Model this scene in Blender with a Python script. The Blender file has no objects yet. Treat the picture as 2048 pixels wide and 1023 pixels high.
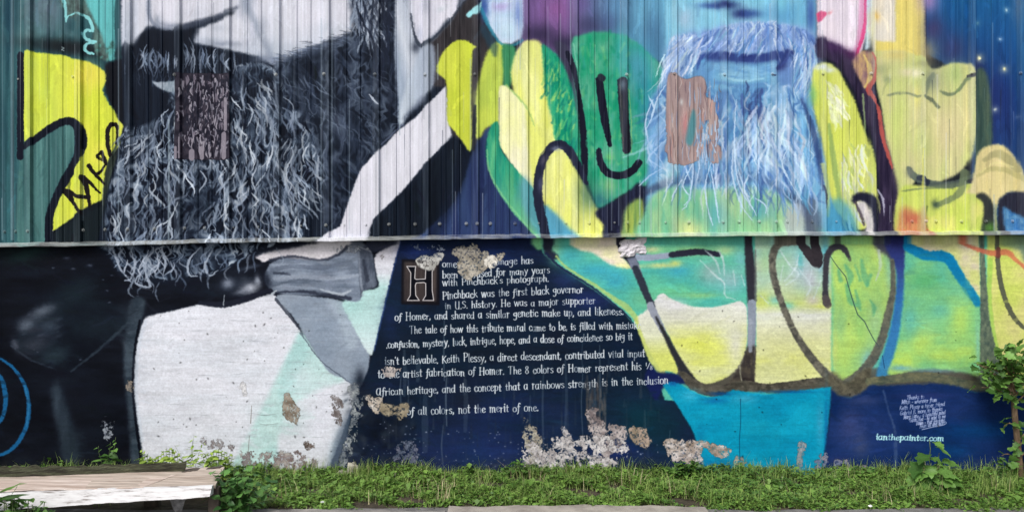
import bpy, bmesh, math, random
import numpy as np
from mathutils import Vector, Matrix, Euler

scene = bpy.context.scene
COL = scene.collection
R = math.radians
# ---------------------------------------------------------------- camera, sky, sun, exposure
S = 325.0                      # paint units per metre on the wall
cam_d = bpy.data.cameras.new("camera"); cam = bpy.data.objects.new("camera", cam_d); COL.objects.link(cam)
cam.location = (0, -4.94, 1.449); cam.rotation_euler = (R(90), 0, 0)
cam_d.sensor_width = 36; cam_d.lens = 28.22; cam_d.shift_y = -0.0183
cam_d.clip_start = 0.05; cam_d.clip_end = 1500
scene.camera = cam
SUN_EL, SUN_AZ = 48, -28       # high, in front of the wall and to the left
world = bpy.data.worlds.new("World"); scene.world = world; world.use_nodes = True
wn = world.node_tree; wn.nodes.clear()
sky = wn.nodes.new("ShaderNodeTexSky"); sky.sky_type = 'NISHITA'; sky.sun_disc = False
sky.sun_elevation = R(SUN_EL); sky.sun_rotation = R(180-SUN_AZ)
sky.air_density = 1.0; sky.dust_density = 4.0; sky.ozone_density = 1.0
hs = wn.nodes.new("ShaderNodeHueSaturation"); hs.inputs['Saturation'].default_value = 0.45   # overcast: the blue is washed out
bg = wn.nodes.new("ShaderNodeBackground"); bg.inputs['Strength'].default_value = 0.105
wo = wn.nodes.new("ShaderNodeOutputWorld")
wn.links.new(sky.outputs[0], hs.inputs['Color']); wn.links.new(hs.outputs[0], bg.inputs['Color']); wn.links.new(bg.outputs[0], wo.inputs['Surface'])
sun_d = bpy.data.lights.new("sun", 'SUN'); sun = bpy.data.objects.new("sun", sun_d); COL.objects.link(sun)
sun_d.energy = 2.0; sun_d.angle = R(20); sun_d.color = (1.0, 0.97, 0.93)
el, az = R(SUN_EL), R(SUN_AZ)
dvec = Vector((math.sin(az)*math.cos(el), -math.cos(az)*math.cos(el), math.sin(el)))   # towards the sun
sun.rotation_euler = dvec.to_track_quat('Z', 'Y').to_euler(); sun.location = dvec*20
scene.view_settings.view_transform = 'Standard'; scene.view_settings.look = 'None'
scene.view_settings.gamma = 1; scene.view_settings.use_curve_mapping = False
scene.view_settings.exposure = 0.30
scene.render.engine = 'CYCLES'

def WX(px): return (px-1024)/S
def WZ(py): return (945-py)/S

# ---------------------------------------------------------------- the painted mural (one picture, made stroke by stroke)
# Paint coordinates: 1 unit = 1/325 m on the wall; x grows to the right, y grows down; y=945 is the foot of the wall.
KS = 1.25                      # picture samples per paint unit
MX, MY = 256, 200              # margin painted beyond the middle part
PW, PH = 2048 + 2*MX, 1160 + 0
NW, NH = int(PW*KS), int((PH)*KS)
rng = np.random.default_rng(11)

def C(r, g, b): return np.array([r/255.0, g/255.0, b/255.0], dtype=np.float32)

canvas = np.zeros((NH, NW, 3), np.float32)
relief = np.full((NH, NW), 0.5, np.float32)

def up(a, h, w):
    """smooth upsampling of a small array to (h, w)"""
    def axis(n_in, n_out):
        t = np.linspace(0, n_in-1.0001, n_out); i = t.astype(int); f = t-i
        return i, (f*f*(3-2*f)).astype(np.float32)
    iy, fy = axis(a.shape[0], h); ix, fx = axis(a.shape[1], w)
    b = a[iy]*(1-fy)[:, None]+a[np.minimum(iy+1, a.shape[0]-1)]*fy[:, None]
    return b[:, ix]*(1-fx)+b[:, np.minimum(ix+1, a.shape[1]-1)]*fx

def noise(h, w, sx, sy, octaves=3, seed=0, gain=0.55):
    """-1..1 noise, features sx by sy samples"""
    r = np.random.default_rng(seed); out = np.zeros((h, w), np.float32); amp = 1.0; tot = 0
    for _ in range(octaves):
        a = r.uniform(-1, 1, (max(2, int(h/sy)+2), max(2, int(w/sx)+2))).astype(np.float32)
        out += amp*up(a, h, w); tot += amp; amp *= gain; sx = max(1.0, sx/2); sy = max(1.0, sy/2)
    return out/tot

def box(m, r, ax):
    if r < 1: return m
    k = 2*r+1
    pad = [(0, 0), (0, 0)]; pad[ax] = (r+1, r)
    c = np.cumsum(np.pad(m, pad, mode='edge'), axis=ax, dtype=np.float64)
    if ax == 0: return ((c[k:]-c[:-k])/k).astype(np.float32)
    return ((c[:, k:]-c[:, :-k])/k).astype(np.float32)

def blur(m, s):
    r = int(round(s*0.6))
    if r < 1: return m
    for _ in range(3):
        m = box(m, r, 0); m = box(m, r, 1)
    return m

def spline(p, closed=False, n=6):
    p = np.asarray(p, float)
    if len(p) < 3: return p
    if closed: q = np.vstack([p[-1], p, p[0], p[1]])
    else: q = np.vstack([2*p[0]-p[1], p, 2*p[-1]-p[-2]])
    out = []
    t = np.linspace(0, 1, n, endpoint=False)[:, None]
    for i in range(1, len(q)-2):
        a, b, c, d = q[i-1], q[i], q[i+1], q[i+2]
        out.append(0.5*(2*b+(c-a)*t+(2*a-5*b+4*c-d)*t*t+(3*b-a-3*c+d)*t**3))
    if not closed: out.append(q[-2][None])
    return np.vstack(out)

def pix(p):
    p = np.asarray(p, float).copy()
    p[:, 0] = (p[:, 0]+MX)*KS; p[:, 1] = (p[:, 1]+MY)*KS
    return p

def polymask(p, soft):
    """p in samples -> (mask, y0, x0)"""
    pad = int(soft*2+3)
    x0 = max(0, int(p[:, 0].min())-pad); x1 = min(NW, int(p[:, 0].max())+pad+1)
    y0 = max(0, int(p[:, 1].min())-pad); y1 = min(NH, int(p[:, 1].max())+pad+1)
    if x1 <= x0 or y1 <= y0: return None, 0, 0
    h, w = y1-y0, x1-x0
    m = np.zeros((h, w), np.float32)
    a = p; b = np.roll(p, -1, axis=0)
    for j in range(h):
        for sub in (0.25, 0.75):
            y = y0+j+sub
            c = (a[:, 1] <= y) != (b[:, 1] <= y)
            if not c.any(): continue
            xs = np.sort(a[c, 0]+(y-a[c, 1])*(b[c, 0]-a[c, 0])/(b[c, 1]-a[c, 1]))-x0
            for k in range(0, len(xs)-1, 2):
                l = min(max(xs[k], 0), w); r = min(max(xs[k+1], 0), w)
                li, ri = int(l), int(r)
                if li >= w: continue
                if li == ri: m[j, li] += 0.5*(r-l)
                else:
                    m[j, li] += 0.5*(li+1-l)
                    if ri > li+1: m[j, li+1:ri] += 0.5
                    if ri < w: m[j, ri] += 0.5*(r-ri)
    np.clip(m, 0, 1, out=m)
    return blur(m, soft), y0, x0

def put(m, y0, x0, col, a=1.0, mod=None):
    if m is None: return
    h, w = m.shape; al = (m*a)[..., None]
    s = canvas[y0:y0+h, x0:x0+w]
    if callable(col):
        yy, xx = np.mgrid[y0:y0+h, x0:x0+w]
        col = col(xx/KS-MX, yy/KS-MY)
    s *= (1-al); s += al*col

def poly(p, col, soft=1.2, a=1.0, sm=True, clip=None):
    q = spline(p, True) if sm else np.asarray(p, float)
    m, y0, x0 = polymask(pix(q), soft*KS)
    if m is not None and clip is not None:
        yc = int((clip[0]+MY)*KS)-y0; yd = int((clip[1]+MY)*KS)-y0
        if yc > 0: m[:max(0, yc)] = 0
        if yd < m.shape[0]: m[max(0, yd):] = 0
    put(m, y0, x0, col, a)

def strokemask(pts, wid, soft):
    r = wid/2
    pad = r.max()+soft+2
    x0 = max(0, int(pts[:, 0].min()-pad)); x1 = min(NW, int(pts[:, 0].max()+pad)+1)
    y0 = max(0, int(pts[:, 1].min()-pad)); y1 = min(NH, int(pts[:, 1].max()+pad)+1)
    if x1 <= x0 or y1 <= y0: return None, 0, 0
    yy, xx = np.mgrid[y0:y1, x0:x1].astype(np.float32)
    m = np.zeros(xx.shape, np.float32)
    for i in range(len(pts)-1):
        ax, ay = pts[i]; bx, by = pts[i+1]
        L = max((bx-ax)**2+(by-ay)**2, 1e-6)
        pp = max(r[i], r[i+1])+soft+1
        cx0 = max(0, int(min(ax, bx)-pp)-x0); cx1 = int(max(ax, bx)+pp)+2-x0
        cy0 = max(0, int(min(ay, by)-pp)-y0); cy1 = int(max(ay, by)+pp)+2-y0
        X = xx[cy0:cy1, cx0:cx1]; Y = yy[cy0:cy1, cx0:cx1]
        if X.size == 0: continue
        t = np.clip(((X-ax)*(bx-ax)+(Y-ay)*(by-ay))/L, 0, 1)
        d = np.sqrt((X-ax-t*(bx-ax))**2+(Y-ay-t*(by-ay))**2)
        rr = r[i]+(r[i+1]-r[i])*t
        v = np.clip((rr-d)/soft+0.5, 0, 1)
        s = m[cy0:cy1, cx0:cx1]; np.maximum(s, v, out=s)
    return m, y0, x0

def stroke(p, w, col, soft=1.2, a=1.0, sm=True, clip=None):
    p = np.asarray(p, float); w = np.atleast_1d(np.asarray(w, float))
    q = spline(p) if sm and len(p) > 2 else p
    ww = np.interp(np.linspace(0, 1, len(q)), np.linspace(0, 1, len(w)), w) if len(w) > 1 else np.full(len(q), w[0])
    m, y0, x0 = strokemask(pix(q), ww*KS, max(0.7, soft*KS))
    if m is not None and soft > 3: m = m*m*(3-2*m)
    if m is not None and clip is not None:
        yc = int((clip[0]+MY)*KS)-y0; yd = int((clip[1]+MY)*KS)-y0
        if yc > 0: m[:max(0, yc)] = 0
        if yd < m.shape[0]: m[max(0, yd):] = 0
    put(m, y0, x0, col, a)

def blob(cx, cy, rx, ry, col, a=1.0, ang=0.0, hard=1.0):
    """airbrushed ellipse"""
    R = max(rx, ry)*1.6
    x0 = max(0, int((cx-R+MX)*KS)); x1 = min(NW, int((cx+R+MX)*KS)+1)
    y0 = max(0, int((cy-R+MY)*KS)); y1 = min(NH, int((cy+R+MY)*KS)+1)
    if x1 <= x0 or y1 <= y0: return
    yy, xx = np.mgrid[y0:y1, x0:x1]
    X = xx/KS-MX-cx; Y = yy/KS-MY-cy
    c, s = math.cos(ang), math.sin(ang)
    u = (X*c+Y*s)/rx; v = (-X*s+Y*c)/ry
    m = np.exp(-(u*u+v*v)**hard*1.6).astype(np.float32)
    put(m, y0, x0, col, a)

def grad(stops, axis='y'):
    """colour running through stops [(pos, (r,g,b)), ...]"""
    ps = [s[0] for s in stops]; cs = np.array([s[1] for s in stops], float)/255.0
    def f(X, Y):
        t = Y if axis == 'y' else X
        if callable(axis): t = axis(X, Y)
        return np.stack([np.interp(t, ps, cs[:, k]) for k in range(3)], -1).astype(np.float32)
    return f

def mottle(c1, c2, sx, sy, seed, bias=0.0, con=2.0):
    def f(X, Y):
        n = noise(X.shape[0], X.shape[1], sx*KS, sy*KS, 3, seed)
        t = np.clip(0.5+bias+con*n*0.5, 0, 1)[..., None]
        a = c1(X, Y) if callable(c1) else c1
        b = c2(X, Y) if callable(c2) else c2
        return a*(1-t)+b*t
    return f

# ================= upper left: teal, turquoise curls, yellow letter
canvas[:] = C(20, 26, 38)
UP = (-200, 482)
poly([(-260, -210), (260, -210), (260, 490), (-260, 490)], mottle(C(30, 66, 76), C(58, 104, 110), 8, 260, 1), 0, sm=False)
blob(95, 35, 55, 50, C(104, 128, 140), .8); blob(60, 75, 60, 25, C(84, 124, 128), .7); blob(95, 12, 40, 26, C(112, 124, 142), .6)
blob(22, 30, 16, 120, C(22, 58, 78), .7)
for _ in range(60):
    blob(rng.uniform(50, 165), rng.uniform(0, 95), rng.uniform(4, 16), rng.uniform(3, 10), C(*(np.array([110, 150, 155])*rng.uniform(.55, 1.1))), rng.uniform(.2, .5), rng.uniform(0, 3))
blob(150, 96, 110, 18, C(26, 34, 38), 1, .12); blob(150, 100, 110, 14, C(22, 30, 36), .8, .12)
poly([(150, -20), (226, -20), (232, 40), (232, 118), (222, 120), (206, 80), (188, 45), (166, 18)], C(98, 186, 188), 1.5)
poly([(120, -20), (160, -20), (186, 30), (206, 70), (216, 100), (222, 122), (200, 116), (190, 84), (190, 55), (170, 34), (140, 34)], mottle(C(58, 66, 66), C(98, 130, 124), 9, 14, 4), 2.5, .9)
for _ in range(26): blob(rng.uniform(196, 230), rng.uniform(78, 122), rng.uniform(2, 5), rng.uniform(2, 5), C(88, 160, 154) if rng.random() < .6 else C(60, 90, 84), .7)
cy = C(134, 206, 210)
stroke([(128, -10), (134, 14), (136, 38), (136, 45)], [6, 6, 5, 3], cy, 1.2); stroke([(136, 42), (142, 33), (160, 30), (178, 37), (188, 54), (189, 64)], [4, 3, 4, 7, 7, 5], cy)
stroke([(189, 64), (177, 62), (171, 70), (176, 80), (196, 86)], [5, 6, 6, 6, 5], cy); stroke([(196, 86), (180, 88), (173, 97), (178, 106), (191, 109)], [5, 6, 7, 6, 4], cy)
stroke([(129, 96), (132, 98), (129, 101), (131, 104)], 1.4, C(190, 210, 215))
# yellow letter
Y1 = mottle(grad([(100, (196, 214, 84)), (170, (222, 220, 78)), (300, (214, 224, 92))], 'x'), C(206, 218, 66), 60, 60, 5)
poly([(232, 225), (214, 185), (214, 130), (240, 120), (262, 120), (262, 480), (90, 490), (100, 420), (120, 380), (212, 340)], C(17, 22, 32), 2, sm=False)
poly([(54, 110), (80, 107), (105, 110), (135, 113), (155, 121), (180, 125), (205, 138), (215, 150), (214, 168), (209, 182), (218, 203), (230, 220), (238, 238), (250, 252), (254, 275), (245, 290), (235, 300), (222, 320), (214, 345), (212, 375), (210, 408), (195, 413), (170, 427), (150, 444), (128, 458), (115, 463), (108, 455), (108, 430), (120, 400), (130, 375), (140, 350), (160, 330), (168, 310), (174, 285), (165, 255), (150, 240), (140, 240), (115, 248), (85, 268), (58, 284), (53, 270), (51, 180)], Y1, 1.3)
blob(180, 150, 26, 24, C(232, 214, 90), .6)
poly([(60, 295), (90, 272), (120, 254), (148, 250), (156, 280), (146, 320), (124, 365), (105, 405), (98, 440), (96, 482), (40, 482), (44, 320)], mottle(C(56, 96, 98), C(84, 130, 128), 7, 200, 7), 1.5)
stroke([(56, 294), (90, 268), (120, 249), (143, 243), (160, 254), (168, 282), (160, 312), (146, 340), (126, 376), (110, 412), (103, 440), (104, 480)], [12, 15, 15, 16, 19, 20, 17, 17, 17, 15, 15, 18], C(18, 24, 38), 2)
stroke([(46, 112), (46, 200), (45, 314)], [13, 15, 13], C(20, 24, 40), 1.6)
stroke([(110, 470), (150, 452), (180, 425), (214, 405), (240, 400)], [14, 30, 22, 14, 20], C(20, 28, 36), 3)
poly([(112, 466), (170, 430), (214, 410), (240, 400), (240, 486), (108, 486)], C(24, 34, 40), 3, sm=False)
stroke([(252, 262), (232, 300), (221, 330), (214, 372), (210, 408)], [4, 5, 6, 6, 4], C(70, 84, 70), 2)
poly([(222, 322), (238, 304), (252, 285), (258, 420), (212, 420), (214, 360)], C(34, 42, 40), 3)
blob(226, 350, 7, 45, C(86, 100, 88), .6, .15)
tg = C(26, 22, 24)
for q, w in (([(136, 384), (150, 402), (169, 427)], [10, 8, 4]), ([(138, 382), (160, 392), (179, 394)], [8, 6, 6]), ([(170, 355), (178, 380), (183, 411)], [9, 8, 5]), ([(172, 357), (186, 368), (204, 386)], [8, 5, 3]),
             ([(181, 332), (190, 344), (212, 368)], [7, 6, 3]), ([(197, 350), (206, 342), (213, 330)], [5, 4, 3]), ([(206, 304), (212, 318), (215, 328)], [5, 7, 5]), ([(206, 304), (198, 314), (213, 322)], [4, 4, 5]),
             ([(224, 310), (219, 290), (219, 262), (227, 250), (236, 252), (237, 268), (235, 288)], [7, 7, 8, 7, 6, 4, 3])):
    stroke(q, np.array(w)*1.25, tg, 1.1)

# ================= grey portrait: skin, beard, ear, collar
dark = C(16, 24, 38)
poly([(238, -210), (1000, -210), (1000, 300), (960, 482), (200, 482), (214, 400), (240, 300), (250, 250), (246, 100)], mottle(dark, C(28, 38, 54), 5, 120, 8), 1.2, sm=False)
skin = grad([(0, (206, 208, 220)), (60, (204, 208, 220)), (120, (178, 188, 204))])
poly([(246, -210), (720, -210), (716, 60), (690, 74), (650, 88), (612, 100), (580, 118), (556, 134), (543, 128), (520, 116), (480, 106), (450, 100), (416, 92), (392, 88), (386, 76), (396, 62), (428, 50), (462, 36), (476, 24), (440, 33), (400, 44), (375, 50), (350, 60), (330, 60), (312, 53), (296, 56), (284, 72), (272, 96), (262, 90), (256, 84), (246, 95)], skin, 3, sm=False)
for x, y, rx, ry, c, a in ((262, 50, 18, 60, (160, 170, 186), .6), (300, 25, 6, 40, (140, 150, 168), .7), (286, 30, 10, 40, (214, 216, 226), .5), (345, 20, 40, 40, (216, 216, 228), .8), (325, 50, 14, 8, (150, 158, 176), .7),
                           (495, 10, 18, 36, (150, 160, 178), .9), (522, 60, 18, 30, (160, 168, 184), .85), (545, 100, 14, 26, (168, 178, 192), .8), (600, 96, 40, 12, (170, 178, 192), .6), (470, 70, 36, 30, (208, 210, 222), .8), (620, 40, 60, 36, (214, 214, 226), .7), (420, 84, 30, 8, (160, 170, 186), .6), (395, 80, 10, 10, (150,158,176), .5)):
    blob(x, y, rx, ry, C(*c), a, .4 if 480 < x < 560 else 0)
stroke([(302, -20), (301, 20), (306, 44), (322, 57), (345, 60)], [5, 7, 7, 6, 5], C(120, 130, 150), 5, .75)
stroke([(484, -20), (496, 14), (514, 52), (534, 92), (548, 124)], [10, 12, 14, 14, 10], C(146, 156, 174), 12, .8)
stroke([(360, 58), (400, 47), (440, 34), (478, 16)], [10, 12, 8, 4], C(64, 72, 90), 10, .8)
for x, y, rx, ry, c, a in ((318, 44, 10, 16, (132, 142, 160), .7), (345, 54, 26, 7, (120, 130, 150), .7), (390, 30, 40, 14, (190, 194, 208), .5), (440, 58, 30, 10, (176, 184, 198), .6), (470, 48, 26, 16, (214, 216, 226), .6), (260, 70, 10, 26, (150, 160, 178), .6), (450, 90, 50, 7, (120, 130, 150), .6), (530, 120, 30, 10, (110, 122, 144), .7), (270, 20, 12, 40, (176, 184, 200), .6), (580, 70, 60, 24, (198, 202, 214), .6), (660, 60, 40, 16, (182, 190, 204), .6)):
    blob(x, y, rx, ry, C(*c), a)
# feathered lower edge of the cheek
for _ in range(420):
    x = rng.uniform(540, 716); y0 = 128-(x-540)*.33+rng.normal(0, 7)
    stroke([(x, y0), (x+rng.uniform(6, 18), y0+rng.uniform(-2, 4))], [1, 2.4], C(*(np.array([90, 102, 124])*rng.uniform(.4, 1.5))), 1.5, .45, sm=False)
stroke([(556, 144), (590, 126), (630, 108), (680, 96), (712, 92)], [14, 22, 22, 20, 18], C(70, 82, 104), 20, .55)

def hair(n, sample, ang, length, width, cols, amp, soft=1.0, alpha=(.5, 1), taper=True, clip=None, freq=(1.0, 2.2)):
    for _ in range(n):
        x, y = sample()
        L = rng.uniform(*length); A = ang(x, y)+rng.normal(0, .12)
        k = 8; t = np.linspace(0, 1, k); f = rng.uniform(*freq); ph = rng.uniform(0, 6.28); am = rng.uniform(*amp)
        side = am*np.sin(ph+t*f*6.28)
        side -= side[0]
        bend = rng.normal(0, .25)
        dx, dy = math.cos(A), math.sin(A)
        px = x+dx*t*L-dy*(side+bend*L*t*t*.5); py = y+dy*t*L+dx*(side+bend*L*t*t*.5)
        w = rng.uniform(*width)
        ws = w*np.sin(np.pi*np.clip(t*.9+.08, 0, 1))**.6 if taper else np.full(k, w)
        c = cols[rng.integers(len(cols))]*rng.uniform(.85, 1.15)
        q = spline(np.stack([px, py], 1), n=3)
        stroke(q, np.interp(np.linspace(0, 1, len(q)), t, ws), np.clip(c, 0, 1), soft, rng.uniform(*alpha), sm=False, clip=clip)

def in_poly(P, X, Y):
    P = np.asarray(P, float); a = P; b = np.roll(P, -1, 0)
    c = (a[:, 1] <= Y) != (b[:, 1] <= Y)
    return (np.sum(c & (X < a[:, 0]+(Y-a[:, 1])*(b[:, 0]-a[:, 0])/np.where(b[:, 1] == a[:, 1], 1e-9, b[:, 1]-a[:, 1]))) % 2) == 1

def sampler(P, dens=None):
    P = np.asarray(P, float); lo, hi = P.min(0), P.max(0)
    def f():
        for _ in range(400):
            x, y = rng.uniform(lo[0], hi[0]), rng.uniform(lo[1], hi[1])
            if in_poly(P, x, y) and (dens is None or rng.random() < dens(x, y)): return x, y
        return x, y
    return f

def locks(P, soft, tones, sx, sy, wx, wsx, wsy, seed, a=1.0, sharp=5.0, fan=None, clip=None, jag=0.0):
    """wavy merging locks of hair painted as one mass: bright ridges round dark almond shaped gaps"""
    q = pix(spline(P, True)); m, y0, x0 = polymask(q, soft*KS)
    h, w = m.shape; pad = int(30*KS)
    n1_ = noise(h, w+2*pad, sx*KS, sy*KS, 2, seed, .45); n2_ = noise(h, w+2*pad, sx*1.7*KS, sy*1.4*KS, 2, seed+1, .5)
    yy_, xx_ = np.mgrid[0:h, 0:w].astype(np.float32)
    wv = (noise(h, w, wsx*KS, wsy*KS, 2, seed+2)*wx+np.sin(yy_/KS/6.2+noise(h, w, 40*KS, 60*KS, 2, seed+3)*7)*wx*.30)*KS
    if fan is not None: wv = wv-(xx_/KS+x0/KS-MX-fan[0])*fan[1]*(yy_/KS+y0/KS-MY-fan[2])*KS
    X_ = np.clip(xx_+pad+wv, 0, w+2*pad-1.01); xi = X_.astype(np.int32); fx_ = X_-xi; yi = yy_.astype(np.int32)
    g = lambda n: n[yi, xi]*(1-fx_)+n[yi, np.minimum(xi+1, w+2*pad-1)]*fx_
    r1 = np.clip(1-np.abs(g(n1_))*sharp, 0, 1); r2 = np.clip(1-np.abs(g(n2_))*sharp*.8, 0, 1)
    big = noise(h, w, 40*KS, 50*KS, 2, seed+4)
    v = np.clip(np.maximum(r1, r2*.8)*(.75+.6*big)+.12*big, 0, 1)
    tn = np.array(tones, np.float32)/255.0; ps = np.linspace(0, 1, len(tones))
    col = np.stack([np.interp(v, ps, tn[:, k]) for k in range(3)], -1).astype(np.float32)
    if jag: m = np.clip(m*1.6-.3+(v-.45)*jag*(1-np.abs(2*m-1)), 0, 1)
    if clip is not None:
        yc = int((clip+MY)*KS)-y0
        if yc > 0: m[:yc] = 0
    if callable(a):
        m = m*a(xx_/KS+x0/KS-MX, yy_/KS+y0/KS-MY)
        put(m, y0, x0, col, 1.0)
    else: put(m, y0, x0, col, a)
beard = [(252, 262), (300, 250), (340, 215), (352, 165), (400, 200), (470, 138), (540, 136), (575, 180), (625, 250), (640, 320), (632, 390), (612, 440), (596, 482), (480, 535), (400, 560), (335, 572), (290, 556), (248, 540), (222, 500), (216, 430), (236, 340), (246, 300)]
def bd(x, y):
    v = 1.0
    v -= .9*math.exp(-(((x-395)/38)**2+((y-395)/85)**2))
    v -= .85*math.exp(-(((x-300)/50)**2+((y-215)/50)**2))
    v -= .75*math.exp(-(((x-470)/50)**2+((y-190)/60)**2))
    v -= .8*math.exp(-(((x-640)/50)**2+((y-200)/70)**2))
    v -= .45*math.exp(-(((x-500)/30)**2+((y-380)/60)**2))
    return max(.1, v)
def ba(x, y): return math.atan2(1.0, (x-430)/620.0+.30*math.sin(y/42.0+x/55.0))
lights = [C(112, 128, 150), C(136, 150, 170), C(156, 168, 186), C(92, 106, 128), C(124, 136, 156)]
def bdv(X, Y):
    v = 1.0-.75*np.exp(-(((X-395)/36)**2+((Y-395)/80)**2))-.8*np.exp(-(((X-300)/46)**2+((Y-215)/46)**2))-.6*np.exp(-(((X-470)/44)**2+((Y-190)/50)**2))-.7*np.exp(-(((X-645)/46)**2+((Y-200)/70)**2))-.35*np.exp(-(((X-500)/26)**2+((Y-380)/60)**2))
    return np.clip(v, .12, 1).astype(np.float32)
GREYS = [(16, 23, 37), (34, 44, 60), (70, 84, 104), (112, 128, 148), (150, 164, 182), (178, 190, 204)]
locks(beard, 7, GREYS, 11, 40, 11, 26, 30, 411, bdv, 4.2, jag=1.6)
locks(beard, 7, GREYS, 9, 34, 12, 22, 26, 421, lambda X, Y: bdv(X, Y)*(.5+.5*np.sin(X/31+Y/47)).astype(np.float32), 4.6, jag=1.6)
hair(150, sampler(beard), ba, (14, 34), (3, 7), [C(13, 19, 33)], (2, 5), 1.6, (.6, .95), freq=(.4, .8))
hair(250, sampler(beard, bd), ba, (30, 66), (3, 5.4), [C(134, 148, 168), C(150, 164, 182), C(120, 134, 156)], (4, 8), 1.6, (.5, .85), freq=(.5, .9))
hair(150, sampler(beard, bd), ba, (26, 56), (2.6, 4.4), [C(170, 182, 198), C(186, 196, 208)], (4, 8), 1.2, (.6, .9), freq=(.5, .9))
# moustache: a row of combed locks
poly([(262, 100), (300, 62), (350, 66), (400, 60), (392, 90), (440, 102), (480, 114), (470, 140), (400, 158), (330, 156), (290, 150), (262, 140)], C(16, 24, 38), 4, .8)
for x, y, L, b in ((286, 108, 40, -.5), (296, 104, 44, .5), (306, 102, 46, .5), (314, 106, 40, -.5), (322, 110, 36, -.7), (336, 100, 40, .1), (376, 98, 40, -.4), (384, 94, 56, -.45), (404, 96, 50, .2), (410, 98, 46, -.2), (426, 110, 36, .4), (436, 108, 40, .4), (452, 108, 36, .5), (460, 116, 30, .5), (468, 112, 34, -.2), (356, 116, 26, .1)):
    for k in range(3):
        xx = x+rng.normal(0, 3); yy0 = y+rng.normal(0, 6); LL = L*rng.uniform(.6, 1.1)
        stroke([(xx+b*6, yy0), (xx-b*LL*.25, yy0+LL*.45), (xx+b*LL*.1+rng.normal(0, 3), yy0+LL)], [1, rng.uniform(3, 6), 1], lights[rng.integers(5)]*rng.uniform(.85, 1.2), 1.6, rng.uniform(.6, .95))
for _ in range(70):
    x = rng.uniform(250, 500); y = rng.uniform(95, 160)
    stroke([(x, y), (x+rng.normal(0, 4), y+rng.uniform(12, 30))], [1, 2.4], C(64, 76, 96), 1.5, .6, sm=False)
poly([(308, 164), (322, 166), (350, 164), (366, 168), (362, 180), (346, 186), (330, 182), (314, 172)], mottle(C(120, 136, 150), C(160, 172, 186), 4, 12, 9), 1.5)
# dark zones of the beard and the sideburn
side = [(552, 140), (620, 108), (700, 78), (706, -20), (790, -20), (792, 120), (800, 240), (735, 310), (700, 400), (650, 460), (640, 300), (600, 220)]
locks(side, 9, [(18, 26, 40), (26, 35, 50), (44, 54, 72), (70, 82, 102), (92, 106, 126)], 14, 44, 16, 30, 30, 451, .8, 3.4, jag=1)
hair(160, sampler(side), lambda x, y: 1.3+.5*math.sin(x/40+y/50), (18, 50), (3, 8), [C(58, 70, 92), C(76, 88, 110), C(40, 52, 72), C(96, 110, 130)], (2, 6), 3, (.2, .5), freq=(.3, 1))
hair(110, sampler([(702, -20), (770, -20), (765, 60), (735, 90), (712, 60)]), lambda x, y: 1.5, (16, 44), (2, 5), [C(150, 164, 182), C(176, 186, 202), C(120, 134, 156)], (2, 6), 2, (.5, .9), freq=(.3, 1))
hair(90, sampler([(706, -20), (790, -20), (785, 130), (745, 130)]), lambda x, y: 1.5, (20, 60), (2, 5), [C(30, 38, 56)], (2, 5), 2, (.5, .9), freq=(.3, 1))
hair(60, sampler([(560, 150), (780, 130), (740, 280), (620, 260)]), lambda x, y: .9, (14, 40), (1.5, 3), [C(110, 124, 146)], (2, 5), 2, (.3, .6), freq=(.3, 1))
stroke([(740, 190), (748, 200), (758, 210)], [2, 5, 2], C(170, 180, 196), 1.2)
# ear, neck
poly([(796, -210), (940, -210), (938, 30), (905, 60), (872, 95), (872, 165), (850, 192), (820, 220), (800, 256), (795, 180), (790, 100)], grad([(790, (150, 164, 184)), (812, (196, 204, 216)), (850, (150, 160, 178)), (895, (88, 96, 112))], lambda X, Y: X+.25*(100-Y)), 2.5, sm=False)
poly([(838, -210), (934, -210), (915, 18), (895, 40), (876, 64), (858, 80), (846, 90), (836, 86), (826, 60), (820, 20), (822, -20)], mottle(C(202, 203, 217), C(214, 214, 226), 30, 40, 10), 2)
blob(852, 12, 10, 26, C(166, 170, 188), .8); blob(838, 70, 10, 16, C(160, 168, 186), .6); blob(885, 20, 14, 6, C(184, 196, 206), .7, -.4); blob(822, 40, 8, 50, C(200, 208, 222), .7)
stroke([(822, 30), (828, 66), (838, 90), (850, 90), (872, 74), (900, 44), (932, 4)], [3, 4, 8, 9, 5, 5, 5], C(44, 52, 66), 3, .85)
blob(832, 96, 12, 14, C(52, 60, 76), .8)
poly([(850, 96), (872, 80), (900, 50), (935, 0), (940, -210), (1010, -210), (1010, 240), (958, 300), (905, 276), (893, 175), (868, 176), (862, 130)], mottle(C(44, 42, 46), C(64, 60, 64), 6, 60, 12), 3, sm=False)
poly([(845, 100), (865, 90), (872, 120), (868, 170), (850, 196), (822, 224), (803, 252), (800, 226), (815, 170), (830, 130)], grad([(795, (196, 208, 220)), (850, (160, 172, 190)), (885, (110, 120, 138))], 'x'), 4)
stroke([(845, 200), (830, 214), (808, 238)], [14, 12, 6], C(110, 120, 140), 10, .6)
# collar
poly([(893, 172), (895, 205), (897, 242), (903, 262), (905, 276), (878, 300), (845, 335), (815, 372), (790, 398), (762, 424), (748, 440), (742, 458), (744, 486), (630, 486), (655, 466), (682, 452), (690, 430), (700, 400), (712, 365), (724, 338), (745, 314), (775, 286), (800, 260), (832, 236), (860, 206), (878, 188)], mottle(C(208, 209, 220), C(216, 217, 228), 50, 60, 13), 1.0, sm=False)
stroke([(804, 250), (780, 274), (762, 290)], [3, 4, 2], C(90, 100, 124), 2, .8)
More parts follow.
